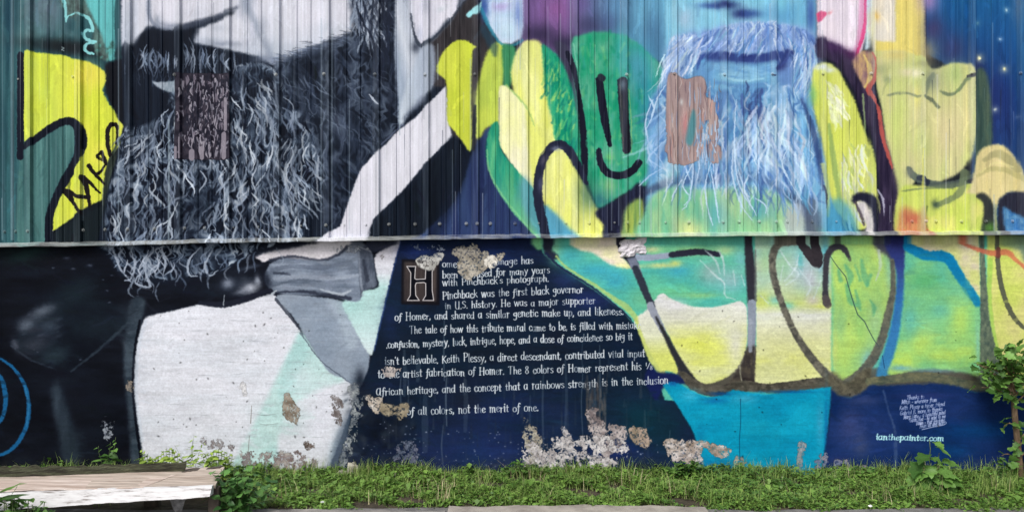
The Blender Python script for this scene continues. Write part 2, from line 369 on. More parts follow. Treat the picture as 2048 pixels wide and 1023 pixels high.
# jacket, wedge
poly([(905, 272), (930, 285), (960, 300), (960, 486), (736, 486), (742, 458), (760, 436), (790, 408), (818, 380), (846, 346), (872, 316)], mottle(C(12, 20, 32), C(26, 36, 50), 5, 150, 14), 4, sm=False)
poly([(988, 250), (974, 258), (955, 284), (940, 318), (928, 360), (905, 408), (876, 440), (848, 466), (835, 486), (1090, 486), (1060, 456), (1020, 412), (990, 366), (976, 330), (972, 290)], mottle(C(34, 46, 88), C(54, 74, 116), 7, 160, 15), 3)
poly([(870, 486), (900, 430), (925, 380), (940, 320), (960, 290), (930, 290), (900, 380), (850, 486)], C(18, 28, 48), 8, .6)
# lime figures
LM = mottle(C(190, 204, 62), C(204, 214, 74), 30, 60, 16)
poly([(905, 88), (918, 83), (936, 84), (948, 94), (953, 98), (946, 106), (944, 130), (943, 200), (943, 300), (926, 284), (908, 262), (896, 244), (895, 205), (893, 168), (885, 156), (874, 146), (876, 130), (886, 108)], LM, 1.5)
poly([(958, 160), (970, 118), (984, 92), (1000, 86), (1014, 100), (1006, 170), (1000, 190), (998, 246), (974, 256), (956, 280), (949, 262), (950, 210)], mottle(C(178, 200, 82), C(196, 212, 84), 30, 60, 17), 3)
stroke([(950, 214), (949, 250), (947, 300)], [5, 8, 6], C(24, 28, 36), 3)
blob(948, 195, 4, 18, C(120, 128, 70), .7)
# ================= violet, drop shape, greens
poly([(1035, -210), (1380, -210), (1380, 130), (1250, 120), (1180, 70), (1140, 130), (1040, 110)], grad([(1040, (110, 88, 142)), (1130, (128, 92, 150)), (1180, (92, 108, 150)), (1260, (82, 134, 170)), (1380, (110, 176, 204))], 'x'), 4, sm=False)
for x, y, rx, ry, c, a in ((1075, 70, 50, 28, (52, 46, 76), .85), (1130, 88, 50, 24, (48, 44, 72), .9), (1180, 52, 40, 26, (62, 62, 98), .8), (1110, 20, 30, 26, (142, 90, 150), .6), (1215, 45, 30, 30, (74, 96, 140), .8), (1240, 15, 40, 30, (92, 142, 180), .7), (1290, 60, 40, 40, (70, 110, 150), .7), (1310, 100, 30, 60, (70, 112, 150), .7), (1280, 30, 20, 60, (110, 176, 206), .6), (1160, 10, 26, 24, (104, 90, 150), .6)):
    blob(x, y, rx, ry, C(*c), a)
poly([(1110, 86), (1135, 95), (1142, 130), (1158, 200), (1168, 300), (1140, 180), (1115, 120)], C(60, 58, 82), 3)
poly([(944, -210), (1044, -210), (1046, 60), (1042, 80), (1022, 92), (1002, 90), (984, 64), (966, 30)], mottle(C(176, 204, 228), C(204, 216, 236), 30, 30, 18), 3, sm=False)
blob(1000, 16, 26, 12, C(170, 150, 206), .7); blob(1036, 30, 10, 44, C(106, 130, 196), .7); blob(968, 14, 12, 40, C(34, 70, 150), .8); blob(1016, 60, 20, 18, C(196, 226, 240), .7)
stroke([(962, 20), (978, 56), (998, 86), (1020, 94), (1044, 84)], [8, 7, 5, 5, 5], C(40, 140, 170), 4, .7)
stroke([(966, 60), (985, 90), (990, 110)], [14, 20, 10], C(36, 70, 90), 10, .6)
poly([(933, 32), (940, 24), (956, 14), (964, 6), (958, 30), (946, 34), (938, 38)], C(150, 214, 222), 1.2)
# yellow body with cream wing
poly([(1004, 96), (1016, 92), (1030, 98), (1034, 130), (1018, 180), (1008, 186), (1006, 140)], C(60, 138, 94), 3)
poly([(1036, 100), (1050, 86), (1068, 82), (1082, 90), (1092, 122), (1098, 184), (1112, 250), (1130, 290), (1140, 330), (1080, 360), (1050, 300), (1024, 170), (1024, 132)], mottle(grad([(80, (216, 222, 128)), (200, (222, 228, 110)), (330, (214, 222, 110))]), C(226, 230, 150), 20, 60, 19), 2)
poly([(1084, 92), (1100, 100), (1122, 124), (1140, 168), (1152, 220), (1160, 280), (1160, 340), (1138, 304), (1112, 284), (1104, 240), (1092, 190), (1086, 130)], mottle(C(10, 142, 110), C(62, 176, 128), 14, 34, 20), 2)
for _ in range(120):
    x, y = sampler([(1088, 100), (1120, 124), (1150, 220), (1160, 330), (1115, 280), (1090, 180)])()
    stroke([(x, y), (x+rng.uniform(-10, 2), y+rng.uniform(8, 22))], [2, 5, 2][:2], [C(14, 140, 112), C(120, 196, 120), C(176, 212, 110), C(10, 120, 110)][rng.integers(4)], 2.5, .55, sm=False)
poly([(998, 180), (1010, 173), (1026, 184), (1046, 208), (1060, 232), (1078, 262), (1098, 292), (1088, 330), (1076, 386), (1050, 362), (1024, 330), (1004, 300), (996, 286), (997, 230)], mottle(C(232, 230, 200), C(230, 232, 168), 40, 60, 21), 1.5)
poly([(1050, 215), (1064, 236), (1100, 290), (1085, 330), (1075, 380), (1066, 374), (1056, 300)], C(222, 228, 120), 4)
stroke([(1012, 172), (1036, 196), (1056, 222), (1068, 252)], [3, 4, 3, 2], C(150, 190, 110), 3, .8)
poly([(988, 246), (998, 250), (1000, 292), (1018, 322), (1044, 352), (1072, 386), (1094, 430), (1112, 486), (1088, 486), (1050, 452), (1010, 404), (984, 356), (972, 310), (976, 270)], mottle(grad([(250, (10, 128, 104)), (340, (30, 146, 122)), (400, (80, 164, 136)), (480, (128, 186, 150))]), C(90, 180, 130), 10, 70, 22), 1.5)
poly([(1044, 352), (1072, 386), (1088, 430), (1100, 486), (1070, 460), (1040, 400)], C(82, 150, 178), 7, .75)
stroke([(974, 300), (978, 340), (1000, 384), (1040, 436), (1084, 484)], [3, 4, 4, 4, 4], C(120, 196, 140), 2.5, .8)
poly([(1082, 372), (1092, 340), (1108, 318), (1122, 312), (1140, 326), (1160, 356), (1182, 396), (1204, 436), (1216, 486), (1150, 486), (1110, 440), (1088, 408)], mottle(C(226, 230, 146), C(222, 226, 112), 16, 80, 23), 3)
poly([(1088, 410), (1108, 424), (1132, 450), (1164, 486), (1092, 486), (1084, 440)], C(84, 156, 184), 5)
# green figure with line face
poly([(1142, 90), (1158, 74), (1190, 66), (1226, 68), (1262, 80), (1292, 104), (1330, 150), (1340, 240), (1310, 330), (1290, 372), (1262, 380), (1230, 398), (1198, 416), (1184, 390), (1168, 340), (1160, 260), (1148, 170)], mottle(C(24, 152, 112), C(84, 172, 140), 22, 40, 24), 2.5)
blob(1270, 130, 40, 60, C(72, 152, 178), .8); blob(1290, 200, 30, 90, C(60, 140, 190), .6); blob(1240, 100, 18, 60, C(70, 160, 170), .6)
for _ in range(170):
    x, y = sampler([(1150, 90), (1230, 80), (1290, 180), (1280, 350), (1200, 400), (1165, 330)])()
    stroke([(x, y), (x+rng.uniform(-4, 8), y+rng.uniform(-18, 18))], [3, 7], [C(14, 150, 110), C(96, 186, 120), C(60, 166, 150), C(10, 130, 104), C(120, 196, 140)][rng.integers(5)], 5, .4, sm=False)
blob(1172, 385, 26, 50, C(64, 110, 96), .7); blob(1216, 372, 18, 22, C(130, 184, 120), .7); blob(1200, 400, 24, 22, C(40, 100, 120), .7); blob(1218, 315, 10, 10, C(120, 196, 110), .7)
stroke([(1146, 92), (1150, 120), (1158, 160), (1162, 200)], [3, 3, 3, 2], C(120, 196, 170), 2, .7)
ink = C(26, 28, 46)
stroke([(1134, 108), (1146, 140), (1156, 190), (1164, 250), (1168, 310), (1170, 364)], [10, 10, 9, 12, 14, 7], ink, 2)
stroke([(1172, 366), (1156, 334), (1140, 306), (1122, 290), (1104, 294), (1086, 318), (1076, 356), (1076, 404), (1086, 448), (1092, 486)], [8, 14, 16, 17, 17, 17, 17, 18, 18, 18], C(36, 40, 62), 2.2)
blob(1088, 320, 8, 14, C(110, 104, 120), .6, .5); blob(1112, 298, 14, 6, C(150, 160, 180), .6); blob(1080, 370, 7, 20, C(112, 116, 150), .5)
stroke([(1197, 162), (1202, 200), (1210, 250), (1218, 290)], [15, 16, 15, 9], ink, 1.8); stroke([(1200, 155), (1204, 158)], 13, C(40, 48, 60), 2)
stroke([(1243, 166), (1246, 220), (1250, 270), (1251, 300)], [20, 19, 18, 18], C(34, 36, 50), 1.8); blob(1243, 172, 9, 14, C(92, 112, 130), .8)
stroke([(1238, 170), (1242, 240), (1244, 300)], 1.6, C(96, 90, 80), 1, .7); stroke([(1256, 180), (1261, 240), (1262, 306)], 1.8, C(140, 190, 120), 1.2, .8)
stroke([(1196, 302), (1200, 326), (1214, 346), (1240, 351), (1262, 342), (1276, 326)], [11, 14, 15, 15, 15, 14], ink, 1.6)
poly([(1190, 424), (1222, 406), (1256, 384), (1276, 366), (1296, 380), (1330, 372), (1330, 400), (1296, 420), (1296, 486), (1210, 486), (1206, 452), (1198, 440)], mottle(C(24, 26, 46), C(44, 50, 78), 8, 80, 25), 2.5)
poly([(1248, 420), (1266, 402), (1284, 404), (1282, 486), (1240, 486), (1244, 450)], mottle(C(110, 160, 90), C(176, 200, 90), 5, 60, 26), 4, .9)
# ================= blue portrait
bx = [(1295, 486), (1290, 400), (1300, 300), (1310, 200), (1330, 130), (1336, -210), (1628, -210), (1630, 120), (1624, 200), (1642, 300), (1668, 400), (1690, 486)]
poly(bx, mottle(C(96, 152, 196), C(120, 180, 212), 24, 80, 27), 5, sm=False)
poly([(1330, -210), (1630, -210), (1628, 70), (1560, 60), (1400, 70), (1330, 110)], mottle(C(112, 182, 212), C(136, 198, 222), 40, 50, 28), 4, sm=False)
for x, y, rx, ry, c, a in ((1370, 40, 26, 26, (170, 190, 216), .7), (1420, 14, 36, 8, (60, 90, 160), .8), (1450, 12, 34, 12, (40, 52, 110), .95), (1480, 30, 26, 14, (38, 46, 104), .95), (1500, 30, 30, 10, (52, 80, 150), .8), (1470, -8, 30, 8, (60, 90, 160), .7), (1560, 30, 46, 34, (84, 148, 196), .8), (1560, 6, 14, 30, (120, 200, 220), .6), (1618, 30, 12, 60, (58, 88, 160), .8), (1510, 0, 40, 12, (120, 196, 222), .6), (1345, 60, 10, 40, (128, 196, 222), .8), (1400, 40, 30, 16, (124, 186, 214), .7)):
    blob(x, y, rx, ry, C(*c), a)
poly([(1316, 200), (1324, 150), (1334, 100), (1352, 76), (1384, 66), (1420, 62), (1460, 52), (1500, 48), (1560, 52), (1606, 58), (1626, 72), (1634, 110), (1630, 150), (1612, 180), (1598, 210), (1586, 180), (1576, 130), (1540, 112), (1480, 114), (1420, 112), (1390, 122), (1366, 160), (1340, 200)], mottle(C(112, 146, 206), C(150, 178, 222), 14, 18, 29), 11)
poly([(1560, 110), (1600, 100), (1620, 140), (1604, 190), (1598, 240), (1570, 200), (1548, 140)], C(104, 136, 196), 8, .8)
# mouth
stroke([(1398, 116), (1430, 112), (1470, 116), (1510, 118), (1550, 112), (1582, 106)], [8, 14, 16, 15, 16, 8], C(46, 62, 126), 7, .95)
stroke([(1484, 120), (1500, 118)], 10, C(36, 44, 104), 5, .9); blob(1560, 118, 22, 14, C(40, 60, 130), .7, -.4)
blob(1480, 138, 60, 12, C(112, 164, 208), .9); blob(1480, 155, 60, 7, C(146, 204, 224), .8); blob(1560, 136, 16, 9, C(46, 48, 104), .8, -.6); stroke([(1540, 152), (1546, 153)], 3, C(40, 44, 80), 1.5)
blob(1400, 160, 30, 60, C(88, 134, 190), .7); blob(1480, 185, 70, 18, C(92, 150, 200), .8); blob(1500, 200, 14, 34, C(70, 104, 160), .4, -.3); blob(1560, 190, 20, 50, C(84, 124, 180), .6)
whites = [C(176, 202, 230), C(206, 220, 240), C(150, 182, 220), C(196, 226, 236), C(216, 220, 236)]
blues = [C(70, 112, 178), C(84, 130, 190), C(100, 150, 205), C(60, 90, 150), C(96, 166, 206)]
mus = [(1340, 80), (1420, 62), (1500, 46), (1600, 58), (1630, 90), (1560, 104), (1440, 104), (1370, 110)]
def ma(x, y): return math.atan2(1.0, -1.1+(x-1340)/260.0) if x < 1540 else 1.2
locks(mus, 6, [(84, 120, 188), (112, 146, 206), (140, 170, 218), (170, 194, 228), (200, 216, 238)], 7, 26, 9, 30, 24, 441, .85, 3.0, jag=1.0)
hair(60, sampler(mus), ma, (20, 46), (3, 8), blues+[C(120, 150, 210)]*2, (1, 3), 2.6, (.35, .7), freq=(.2, .6))
hair(60, sampler(mus), ma, (18, 44), (2, 5), [C(150, 176, 222), C(168, 192, 226), C(186, 206, 232)], (1, 3), 1.8, (.35, .75), freq=(.2, .6))
hair(30, sampler(mus), ma, (16, 36), (2, 5), whites, (1, 3), 1.8, (.4, .75), freq=(.2, .6))
hair(60, sampler([(1330, 90), (1400, 100), (1370, 150), (1330, 210), (1310, 200)]), lambda x, y: 1.9, (24, 60), (2, 5), whites, (2, 4), 1.8, (.4, .8), freq=(.3, .8))
hair(90, sampler([(1590, 70), (1630, 90), (1632, 150), (1600, 180), (1590, 120)]), lambda x, y: 1.75, (30, 70), (1.5, 4), whites+blues, (2, 6), 2.2, (.35, .7), freq=(.3, .8))
poly([(1398, 112), (1420, 106), (1450, 110), (1484, 116), (1510, 112), (1545, 108), (1580, 100), (1572, 116), (1548, 124), (1520, 128), (1484, 130), (1450, 126), (1420, 126)], C(52, 70, 134), 6, .8)
poly([(1424, 130), (1450, 134), (1484, 136), (1520, 134), (1548, 128), (1540, 146), (1516, 158), (1480, 162), (1448, 156)], mottle(C(104, 158, 206), C(142, 194, 222), 20, 6, 130), 4, .9)
stroke([(1436, 150), (1460, 160), (1490, 163), (1524, 158)], [3, 5, 5, 3], C(160, 208, 228), 3, .7); stroke([(1430, 166), (1480, 174), (1530, 168)], [6, 8, 6], C(84, 130, 188), 6, .6)
stroke([(1572, 104), (1564, 124), (1550, 140)], [6, 12, 6], C(48, 62, 120), 6, .8); stroke([(1404, 112), (1396, 124), (1392, 140)], [5, 8, 4], C(54, 80, 150), 4, .8)
bb = [(1300, 190), (1380, 150), (1420, 180), (1540, 170), (1610, 200), (1640, 300), (1658, 400), (1640, 450), (1560, 420), (1480, 440), (1380, 400), (1310, 360), (1290, 300)]
def bba(x, y): return math.atan2(1.0, (x-1470)/600.0+.15*math.sin(y/45.0+x/30))+(.35 if x < 1350 else 0)
poly([(1296, 486), (1290, 420), (1310, 386), (1350, 372), (1420, 378), (1500, 374), (1560, 392), (1600, 430), (1640, 486)], mottle(C(112, 186, 150), C(168, 206, 150), 16, 60, 30), 6)
blob(1430, 430, 30, 50, C(84, 160, 176), .7); blob(1380, 460, 30, 22, C(224, 222, 150), .7); blob(1520, 420, 30, 30, C(84, 160, 180), .7); blob(1345, 345, 20, 30, C(60, 166, 130), .8); blob(1490, 455, 50, 20, C(130, 196, 150), .6)
stroke([(1292, 384), (1330, 366), (1380, 358), (1440, 356), (1500, 352), (1545, 366), (1580, 394), (1606, 424), (1626, 486)], [12, 18, 20, 20, 20, 20, 20, 18, 16], C(56, 62, 92), 11, .65)
poly([(1570, 420), (1600, 410), (1608, 486), (1566, 486)], C(176, 184, 190), 6, .8); poly([(1612, 400), (1630, 400), (1640, 486), (1606, 486)], C(90, 100, 120), 4, .8)
bi = [(1318, 210), (1380, 175), (1420, 190), (1540, 180), (1596, 210), (1620, 300), (1630, 350), (1560, 350), (1480, 340), (1400, 320), (1325, 290)]
bl = [(1320, 330), (1400, 300), (1480, 320), (1600, 320), (1640, 380), (1590, 400), (1490, 380), (1400, 370), (1340, 350)]
BLU = [(70, 108, 168), (84, 134, 190), (112, 162, 206), (144, 186, 220), (180, 208, 230), (204, 220, 238)]
def bva(X, Y): return np.clip(.85-.5*np.exp(-(((X-1500)/60)**2+((Y-160)/30)**2))-(Y > 340)*(Y-340)/60., 0, 1).astype(np.float32)
locks(bb, 12, BLU, 13, 70, 14, 50, 70, 431, bva, 3.2, jag=1.2)
hair(90, sampler(bi), bba, (40, 100), (6, 14), blues, (2, 8), 5, (.3, .5), freq=(.3, .9))
hair(22, sampler([(1480, 160), (1530, 180), (1510, 280), (1480, 330)]), bba, (20, 50), (4, 9), [C(58, 76, 130)], (2, 6), 4, (.4, .8), freq=(.3, 1))
hair(50, sampler(bi), bba, (40, 100), (4, 10), [C(146, 180, 216), C(166, 196, 224), C(184, 206, 228)], (3, 9), 4, (.35, .7), freq=(.4, .9))
hair(34, sampler(bi), bba, (36, 90), (2.5, 5), whites, (4, 9), 2.2, (.35, .75), freq=(.5, .9))
hair(90, sampler(bl), bba, (30, 70), (2, 6), blues+whites[:3], (2, 8), 2, (.35, .7), freq=(.3, .9))
hair(90, sampler([(1520, 200), (1590, 220), (1610, 310), (1560, 330), (1460, 290), (1480, 240)]), bba, (30, 80), (3, 8), whites, (3, 8), 3.2, (.35, .7), freq=(.4, .9))
stroke([(1600, 200), (1622, 260), (1636, 330), (1640, 380)], [5, 12, 9, 4], C(48, 66, 116), 6, .7)
for q in ([(1470, 200), (1466, 290), (1476, 370), (1510, 430)], [(1560, 200), (1556, 300), (1570, 350), (1600, 400)], [(1575, 290), (1562, 330), (1580, 370)], [(1463, 300), (1462, 350), (1480, 410), (1502, 440)], [(1474, 340), (1490, 390), (1506, 424)], [(1422, 320), (1408, 370), (1414, 420), (1424, 450)], [(1420, 340), (1428, 390), (1436, 445)], [(1372, 350), (1384, 330), (1376, 400), (1362, 420)], [(1390, 260), (1400, 300), (1392, 360)], [(1508, 396), (1528, 410), (1528, 426)],
          [(1362, 360), (1346, 384), (1340, 402)], [(1300, 300), (1318, 318), (1326, 336), (1312, 330), (1296, 316), (1310, 300), (1330, 280)], [(1326, 336), (1300, 350), (1276, 372)], [(1330, 280), (1312, 296), (1296, 316), (1304, 330)], [(1304, 200), (1290, 240), (1292, 270), (1300, 300)], [(1316, 230), (1330, 250), (1318, 270)], [(1294, 190), (1306, 220), (1290, 262)], [(1330, 170), (1312, 200), (1300, 240)], [(1374, 345), (1364, 372), (1378, 395), (1366, 410)]):
    stroke(q, [1.5, 3.2, 3, 1.5], C(186, 212, 236), 1.1, .9)
poly([(1300, 240), (1328, 236), (1330, 300), (1326, 336), (1300, 356), (1278, 370), (1296, 330), (1292, 290)], C(92, 142, 200), 4, .35)
# ================= pink, violet, yellow figure, night sky
poly([(1628, -210), (1730, -210), (1732, 60), (1720, 110), (1690, 108), (1655, 90), (1632, 78)], mottle(C(216, 208, 222), C(228, 218, 228), 30, 40, 31), 2, sm=False)
poly([(1632, 28), (1650, 30), (1644, 38), (1634, 48)], C(214, 84, 130), 1.5); blob(1656, 28, 8, 4, C(220, 130, 140), .6, -.6)
stroke([(1722, -20), (1722, 30), (1716, 80), (1706, 116)], [16, 16, 14, 14], C(206, 140, 180), 9, .8)
stroke([(1727, -20), (1728, 30), (1724, 66), (1712, 104), (1704, 122)], [6, 7, 7, 6, 6], C(212, 74, 132), 2.5)
poly([(1730, -210), (1744, -210), (1742, 40), (1734, 100), (1726, 104), (1730, 50)], C(190, 214, 230), 3, sm=False)
poly([(1742, -210), (1792, -210), (1790, 100), (1740, 110), (1736, 70)], mottle(C(214, 210, 200), C(222, 214, 196), 30, 40, 32), 2, sm=False)
blob(1746, 35, 12, 12, C(226, 188, 96), .9); blob(1738, 60, 8, 50, C(228, 226, 170), .7)
poly([(1786, -210), (1836, -210), (1844, 120), (1850, 150), (1740, 150), (1744, 84), (1788, 86)], mottle(C(218, 202, 112), C(226, 212, 120), 20, 60, 33), 2.5, sm=False)
stroke([(1776, -10), (1778, 80)], 5, C(234, 226, 210), 2, .6)
SK = mottle(grad([(0, (24, 82, 138)), (110, (30, 74, 130)), (180, (36, 56, 112)), (330, (38, 62, 112)), (420, (40, 80, 120))]), grad([(0, (34, 100, 156)), (200, (30, 60, 120)), (400, (40, 76, 120))]), 9, 220, 34)
poly([(1838, -210), (2310, -210), (2310, 486), (1930, 486), (1940, 160), (1850, 110)], SK, 3, sm=False)
blob(1852, 4, 26, 34, C(150, 130, 186), .95); blob(1862, 60, 30, 36, C(66, 64, 108), .9); blob(1900, 100, 36, 40, C(58, 66, 110), .9); blob(1850, 105, 24, 30, C(150, 140, 110), .8); blob(2030, 10, 14, 50, C(110, 120, 140), .5); blob(1950, 150, 20, 50, C(38, 40, 84), .8); blob(1990, 210, 26, 80, C(34, 50, 108), .7)
blob(2040, 120, 16, 140, C(40, 110, 160), .5)
body = mottle(C(194, 204, 130), C(206, 202, 148), 24, 60, 35)
poly([(1738, 110), (1760, 104), (1800, 104), (1842, 118), (1862, 140), (1900, 128), (1936, 132), (1944, 160), (1946, 250), (1940, 300), (1924, 336), (1896, 356), (1862, 366), (1834, 356), (1812, 390), (1800, 430), (1784, 380), (1770, 310), (1760, 220), (1744, 160)], body, 3)
for x, y, rx, ry, c, a in ((1885, 260, 50, 90, (216, 204, 156), .85), (1790, 250, 26, 80, (198, 214, 120), .7), (1812, 146, 26, 12, (222, 212, 180), .8), (1760, 140, 20, 16, (150, 160, 120), .6), (1860, 160, 20, 30, (120, 130, 120), .7), (1770, 160, 10, 10, (110, 130, 110), .5), (1905, 150, 30, 26, (166, 190, 120), .7), (1840, 130, 22, 10, (150, 150, 110), .6), (1790, 112, 40, 12, (206, 190, 110), .6), (1926, 230, 12, 80, (226, 212, 160), .6), (1830, 196, 8, 24, (226, 222, 130), .7), (1828, 148, 8, 12, (230, 226, 200), .8), (1840, 290, 20, 30, (196, 208, 130), .5)):
    blob(x, y, rx, ry, C(*c), a)
stroke([(1772, 192), (1790, 188), (1812, 188), (1832, 194)], [5, 6, 5, 5], C(128, 140, 112), 3, .8); stroke([(1842, 194), (1858, 200), (1872, 216)], [6, 8, 5], C(96, 108, 90), 3, .8)
stroke([(1876, 184), (1896, 190), (1914, 180), (1928, 160), (1938, 152)], [5, 7, 6, 7, 7], C(112, 128, 100), 3, .85); stroke([(1932, 154), (1942, 152)], 7, C(70, 70, 80), 2, .9)
stroke([(1846, 198), (1850, 170), (1862, 150)], [4, 12, 8], C(110, 124, 110), 6, .6); stroke([(1910, 186), (1918, 170)], 3, C(120, 150, 90), 2, .5)
poly([(1946, 150), (1968, 150), (1980, 260), (1972, 310), (1950, 330), (1940, 350), (1946, 250)], mottle(C(56, 80, 70), C(90, 110, 86), 6, 60, 36), 4, .9)
# dark diagonal with red edge
poly([(1632, 78), (1660, 86), (1700, 108), (1728, 140), (1742, 180), (1756, 220), (1768, 280), (1784, 340), (1796, 400), (1806, 486), (1752, 486), (1756, 400), (1748, 320), (1732, 260), (1712, 205), (1686, 150), (1660, 124), (1632, 118)], mottle(C(40, 34, 58), C(66, 56, 82), 6, 60, 37), 3.5)
blob(1665, 96, 30, 14, C(88, 52, 108), .6, .4); blob(1700, 110, 20, 12, C(90, 40, 90), .6, .5)
poly([(1704, 118), (1722, 104), (1738, 108), (1746, 134), (1740, 160), (1728, 180), (1716, 160), (1704, 140)], mottle(C(150, 116, 120), C(206, 170, 120), 8, 20, 38), 3, .9)
stroke([(1724, 112), (1732, 130), (1734, 158), (1726, 176)], [4, 6, 6, 4], C(222, 200, 120), 3, .8)
stroke([(1738, 108), (1746, 130), (1742, 160), (1732, 180), (1742, 200), (1754, 222), (1758, 252), (1766, 290), (1780, 336)], [3, 5, 7, 8, 7, 8, 8, 7, 5], C(192, 92, 84), 2.5, .9)
stroke([(1722, 190), (1726, 240), (1728, 286), (1738, 300)], 4, C(150, 176, 120), 2, .7)
# lime leg
poly([(1624, 140), (1650, 128), (1668, 136), (1684, 160), (1706, 204), (1724, 256), (1744, 320), (1750, 380), (1748, 430), (1722, 460), (1700, 450), (1676, 430), (1660, 400), (1646, 330), (1634, 260), (1622, 200)], mottle(C(200, 212, 92), C(210, 218, 110), 14, 80, 39), 2.5)
blob(1640, 136, 20, 8, C(214, 224, 230), .9); blob(1655, 142, 16, 6, C(220, 230, 230), .8); blob(1622, 190, 10, 26, C(120, 184, 120), .8)
stroke([(1655, 250), (1665, 330), (1676, 400)], [6, 12, 8], C(128, 160, 96), 5, .7); stroke([(1640, 330), (1650, 380), (1652, 430)], [8, 10, 8], C(190, 204, 120), 4, .7)
stroke([(1642, 372), (1648, 390), (1648, 416)], [3, 7, 3], C(44, 48, 74), 2, .8)
hair(60, sampler([(1640, 160), (1670, 170), (1690, 230), (1660, 240)]), lambda x, y: 1.1, (14, 30), (3, 7), [C(226, 230, 220), C(214, 224, 170)], (1, 3), 2, (.4, .8), freq=(.4, 1))
hair(110, sampler([(1684, 280), (1730, 290), (1742, 400), (1690, 440), (1674, 360)]), lambda x, y: 1.4, (24, 60), (3, 7), [C(224, 228, 206), C(204, 214, 220), C(214, 220, 140), C(176, 196, 120)], (1, 5), 2, (.4, .8), freq=(.4, 1))
poly([(1660, 400), (1700, 420), (1710, 486), (1640, 486)], C(64, 148, 184), 8, .75)
poly([(1702, 392), (1722, 384), (1744, 394), (1752, 412), (1748, 486), (1738, 486), (1734, 420), (1716, 402), (1702, 408)], C(36, 38, 58), 2.5); poly([(1710, 410), (1726, 404), (1738, 430), (1740, 486), (1722, 486), (1728, 450)], mottle(C(190, 186, 190), C(214, 210, 206), 8, 30, 40), 3); stroke([(1706, 404), (1718, 430), (1724, 450)], [5, 7, 4], C(70, 60, 80), 3, .8)
stroke([(1752, 380), (1762, 400), (1764, 430)], [3, 5, 2], C(190, 190, 214), 2, .8)
# around the mushroom
poly([(1796, 380), (1850, 372), (1920, 366), (1962, 372), (1980, 400), (1975, 486), (1800, 486)], mottle(C(186, 204, 96), C(206, 216, 110), 16, 40, 41), 3)
stroke([(1814, 338), (1824, 352), (1846, 364), (1880, 370), (1912, 366), (1940, 354), (1954, 330), (1962, 310)], [10, 15, 14, 13, 14, 16, 10, 8], C(84, 98, 94), 3.5, .85)
stroke([(1836, 356), (1850, 364)], 12, C(44, 52, 70), 2.5, .9); stroke([(1934, 362), (1948, 360), (1954, 356)], [10, 10, 6], C(46, 48, 62), 2.2, .95)
blob(1815, 345, 10, 12, C(120, 126, 118), .8); stroke([(1800, 382), (1850, 376), (1900, 376)], [3, 5, 4], C(112, 128, 92), 2.5, .7); stroke([(1924, 346), (1918, 380), (1900, 396), (1870, 410)], [16, 16, 12, 10], C(112, 128, 96), 4, .75)
blob(1866, 408, 9, 12, C(56, 76, 70), .8); stroke([(1850, 412), (1842, 440)], [4, 6], C(90, 110, 70), 3, .7)
stroke([(1840, 300), (1838, 420)], 5, C(222, 222, 90), 3, .6)
poly([(1800, 416), (1822, 422), (1846, 436), (1872, 462), (1880, 486), (1796, 486)], mottle(C(190, 110, 84), C(206, 150, 100), 10, 16, 42), 8)
poly([(1834, 420), (1846, 420), (1848, 486), (1830, 486)], C(196, 176, 110), 3, .7)
poly([(1848, 446), (1868, 428), (1896, 410), (1930, 400), (1954, 404), (1964, 414), (1958, 430), (1948, 442), (1948, 486), (1880, 486), (1858, 466)], mottle(C(196, 214, 96), C(216, 218, 120), 16, 30, 43), 2)
poly([(1934, 372), (1942, 336), (1954, 304), (1972, 292), (1996, 290), (2018, 306), (2034, 336), (2044, 370), (2050, 396), (2022, 384), (2000, 394), (1990, 412), (1984, 420), (1972, 398), (1950, 390), (1928, 386), (1930, 380)], mottle(C(220, 206, 150), C(212, 200, 140), 20, 20, 44), 2)
stroke([(1964, 320), (1988, 308), (2012, 320), (2028, 340)], [8, 16, 18, 12], C(168, 164, 116), 6, .8); stroke([(1950, 352), (1976, 338), (2010, 342), (2040, 360)], [6, 10, 10, 10], C(184, 178, 120), 5, .8); stroke([(1956, 346), (1984, 326), (2020, 334)], [3, 4, 4], C(224, 216, 150), 2, .6)
poly([(1946, 392), (1962, 386), (1976, 400), (1984, 420), (1984, 486), (1956, 486), (1962, 430), (1960, 404)], C(54, 58, 60), 3); poly([(1992, 420), (1994, 400), (2012, 386), (2034, 384), (2060, 392), (2060, 486), (1996, 486)], C(44, 46, 62), 3)
blob(1975, 455, 16, 14, C(96, 160, 60), .7); poly([(2000, 416), (2020, 424), (2050, 446), (2052, 486), (2010, 470)], mottle(C(56, 116, 176), C(96, 150, 190), 8, 8, 45), 3); stroke([(1986, 410), (1986, 486)], 6, C(150, 160, 130), 2.5, .7)
for x, y, r, c in ((1954, 118, 4.2, (250, 246, 190)), (2003, 140, 4, (240, 236, 180)), (1985, 220, 3.6, (190, 200, 196)), (1995, 80, 2.2, (214, 228, 240)), (2008, 22, 3, (180, 214, 226)), (1950, 48, 4, (80, 130, 160)), (2028, 235, 3, (70, 96, 140)), (2046, 44, 2.5, (120, 170, 200))):
    blob(x, y, r*2.8, r*2.8, C(*c), .35); blob(x, y, r, r, C(*c), 1)
# right hand continuation beyond the middle part
for _ in range(50): blob(rng.uniform(2060, 2300), rng.uniform(-190, 470), rng.uniform(1.5, 3), rng.uniform(1.5, 3), C(200, 214, 220), .8)

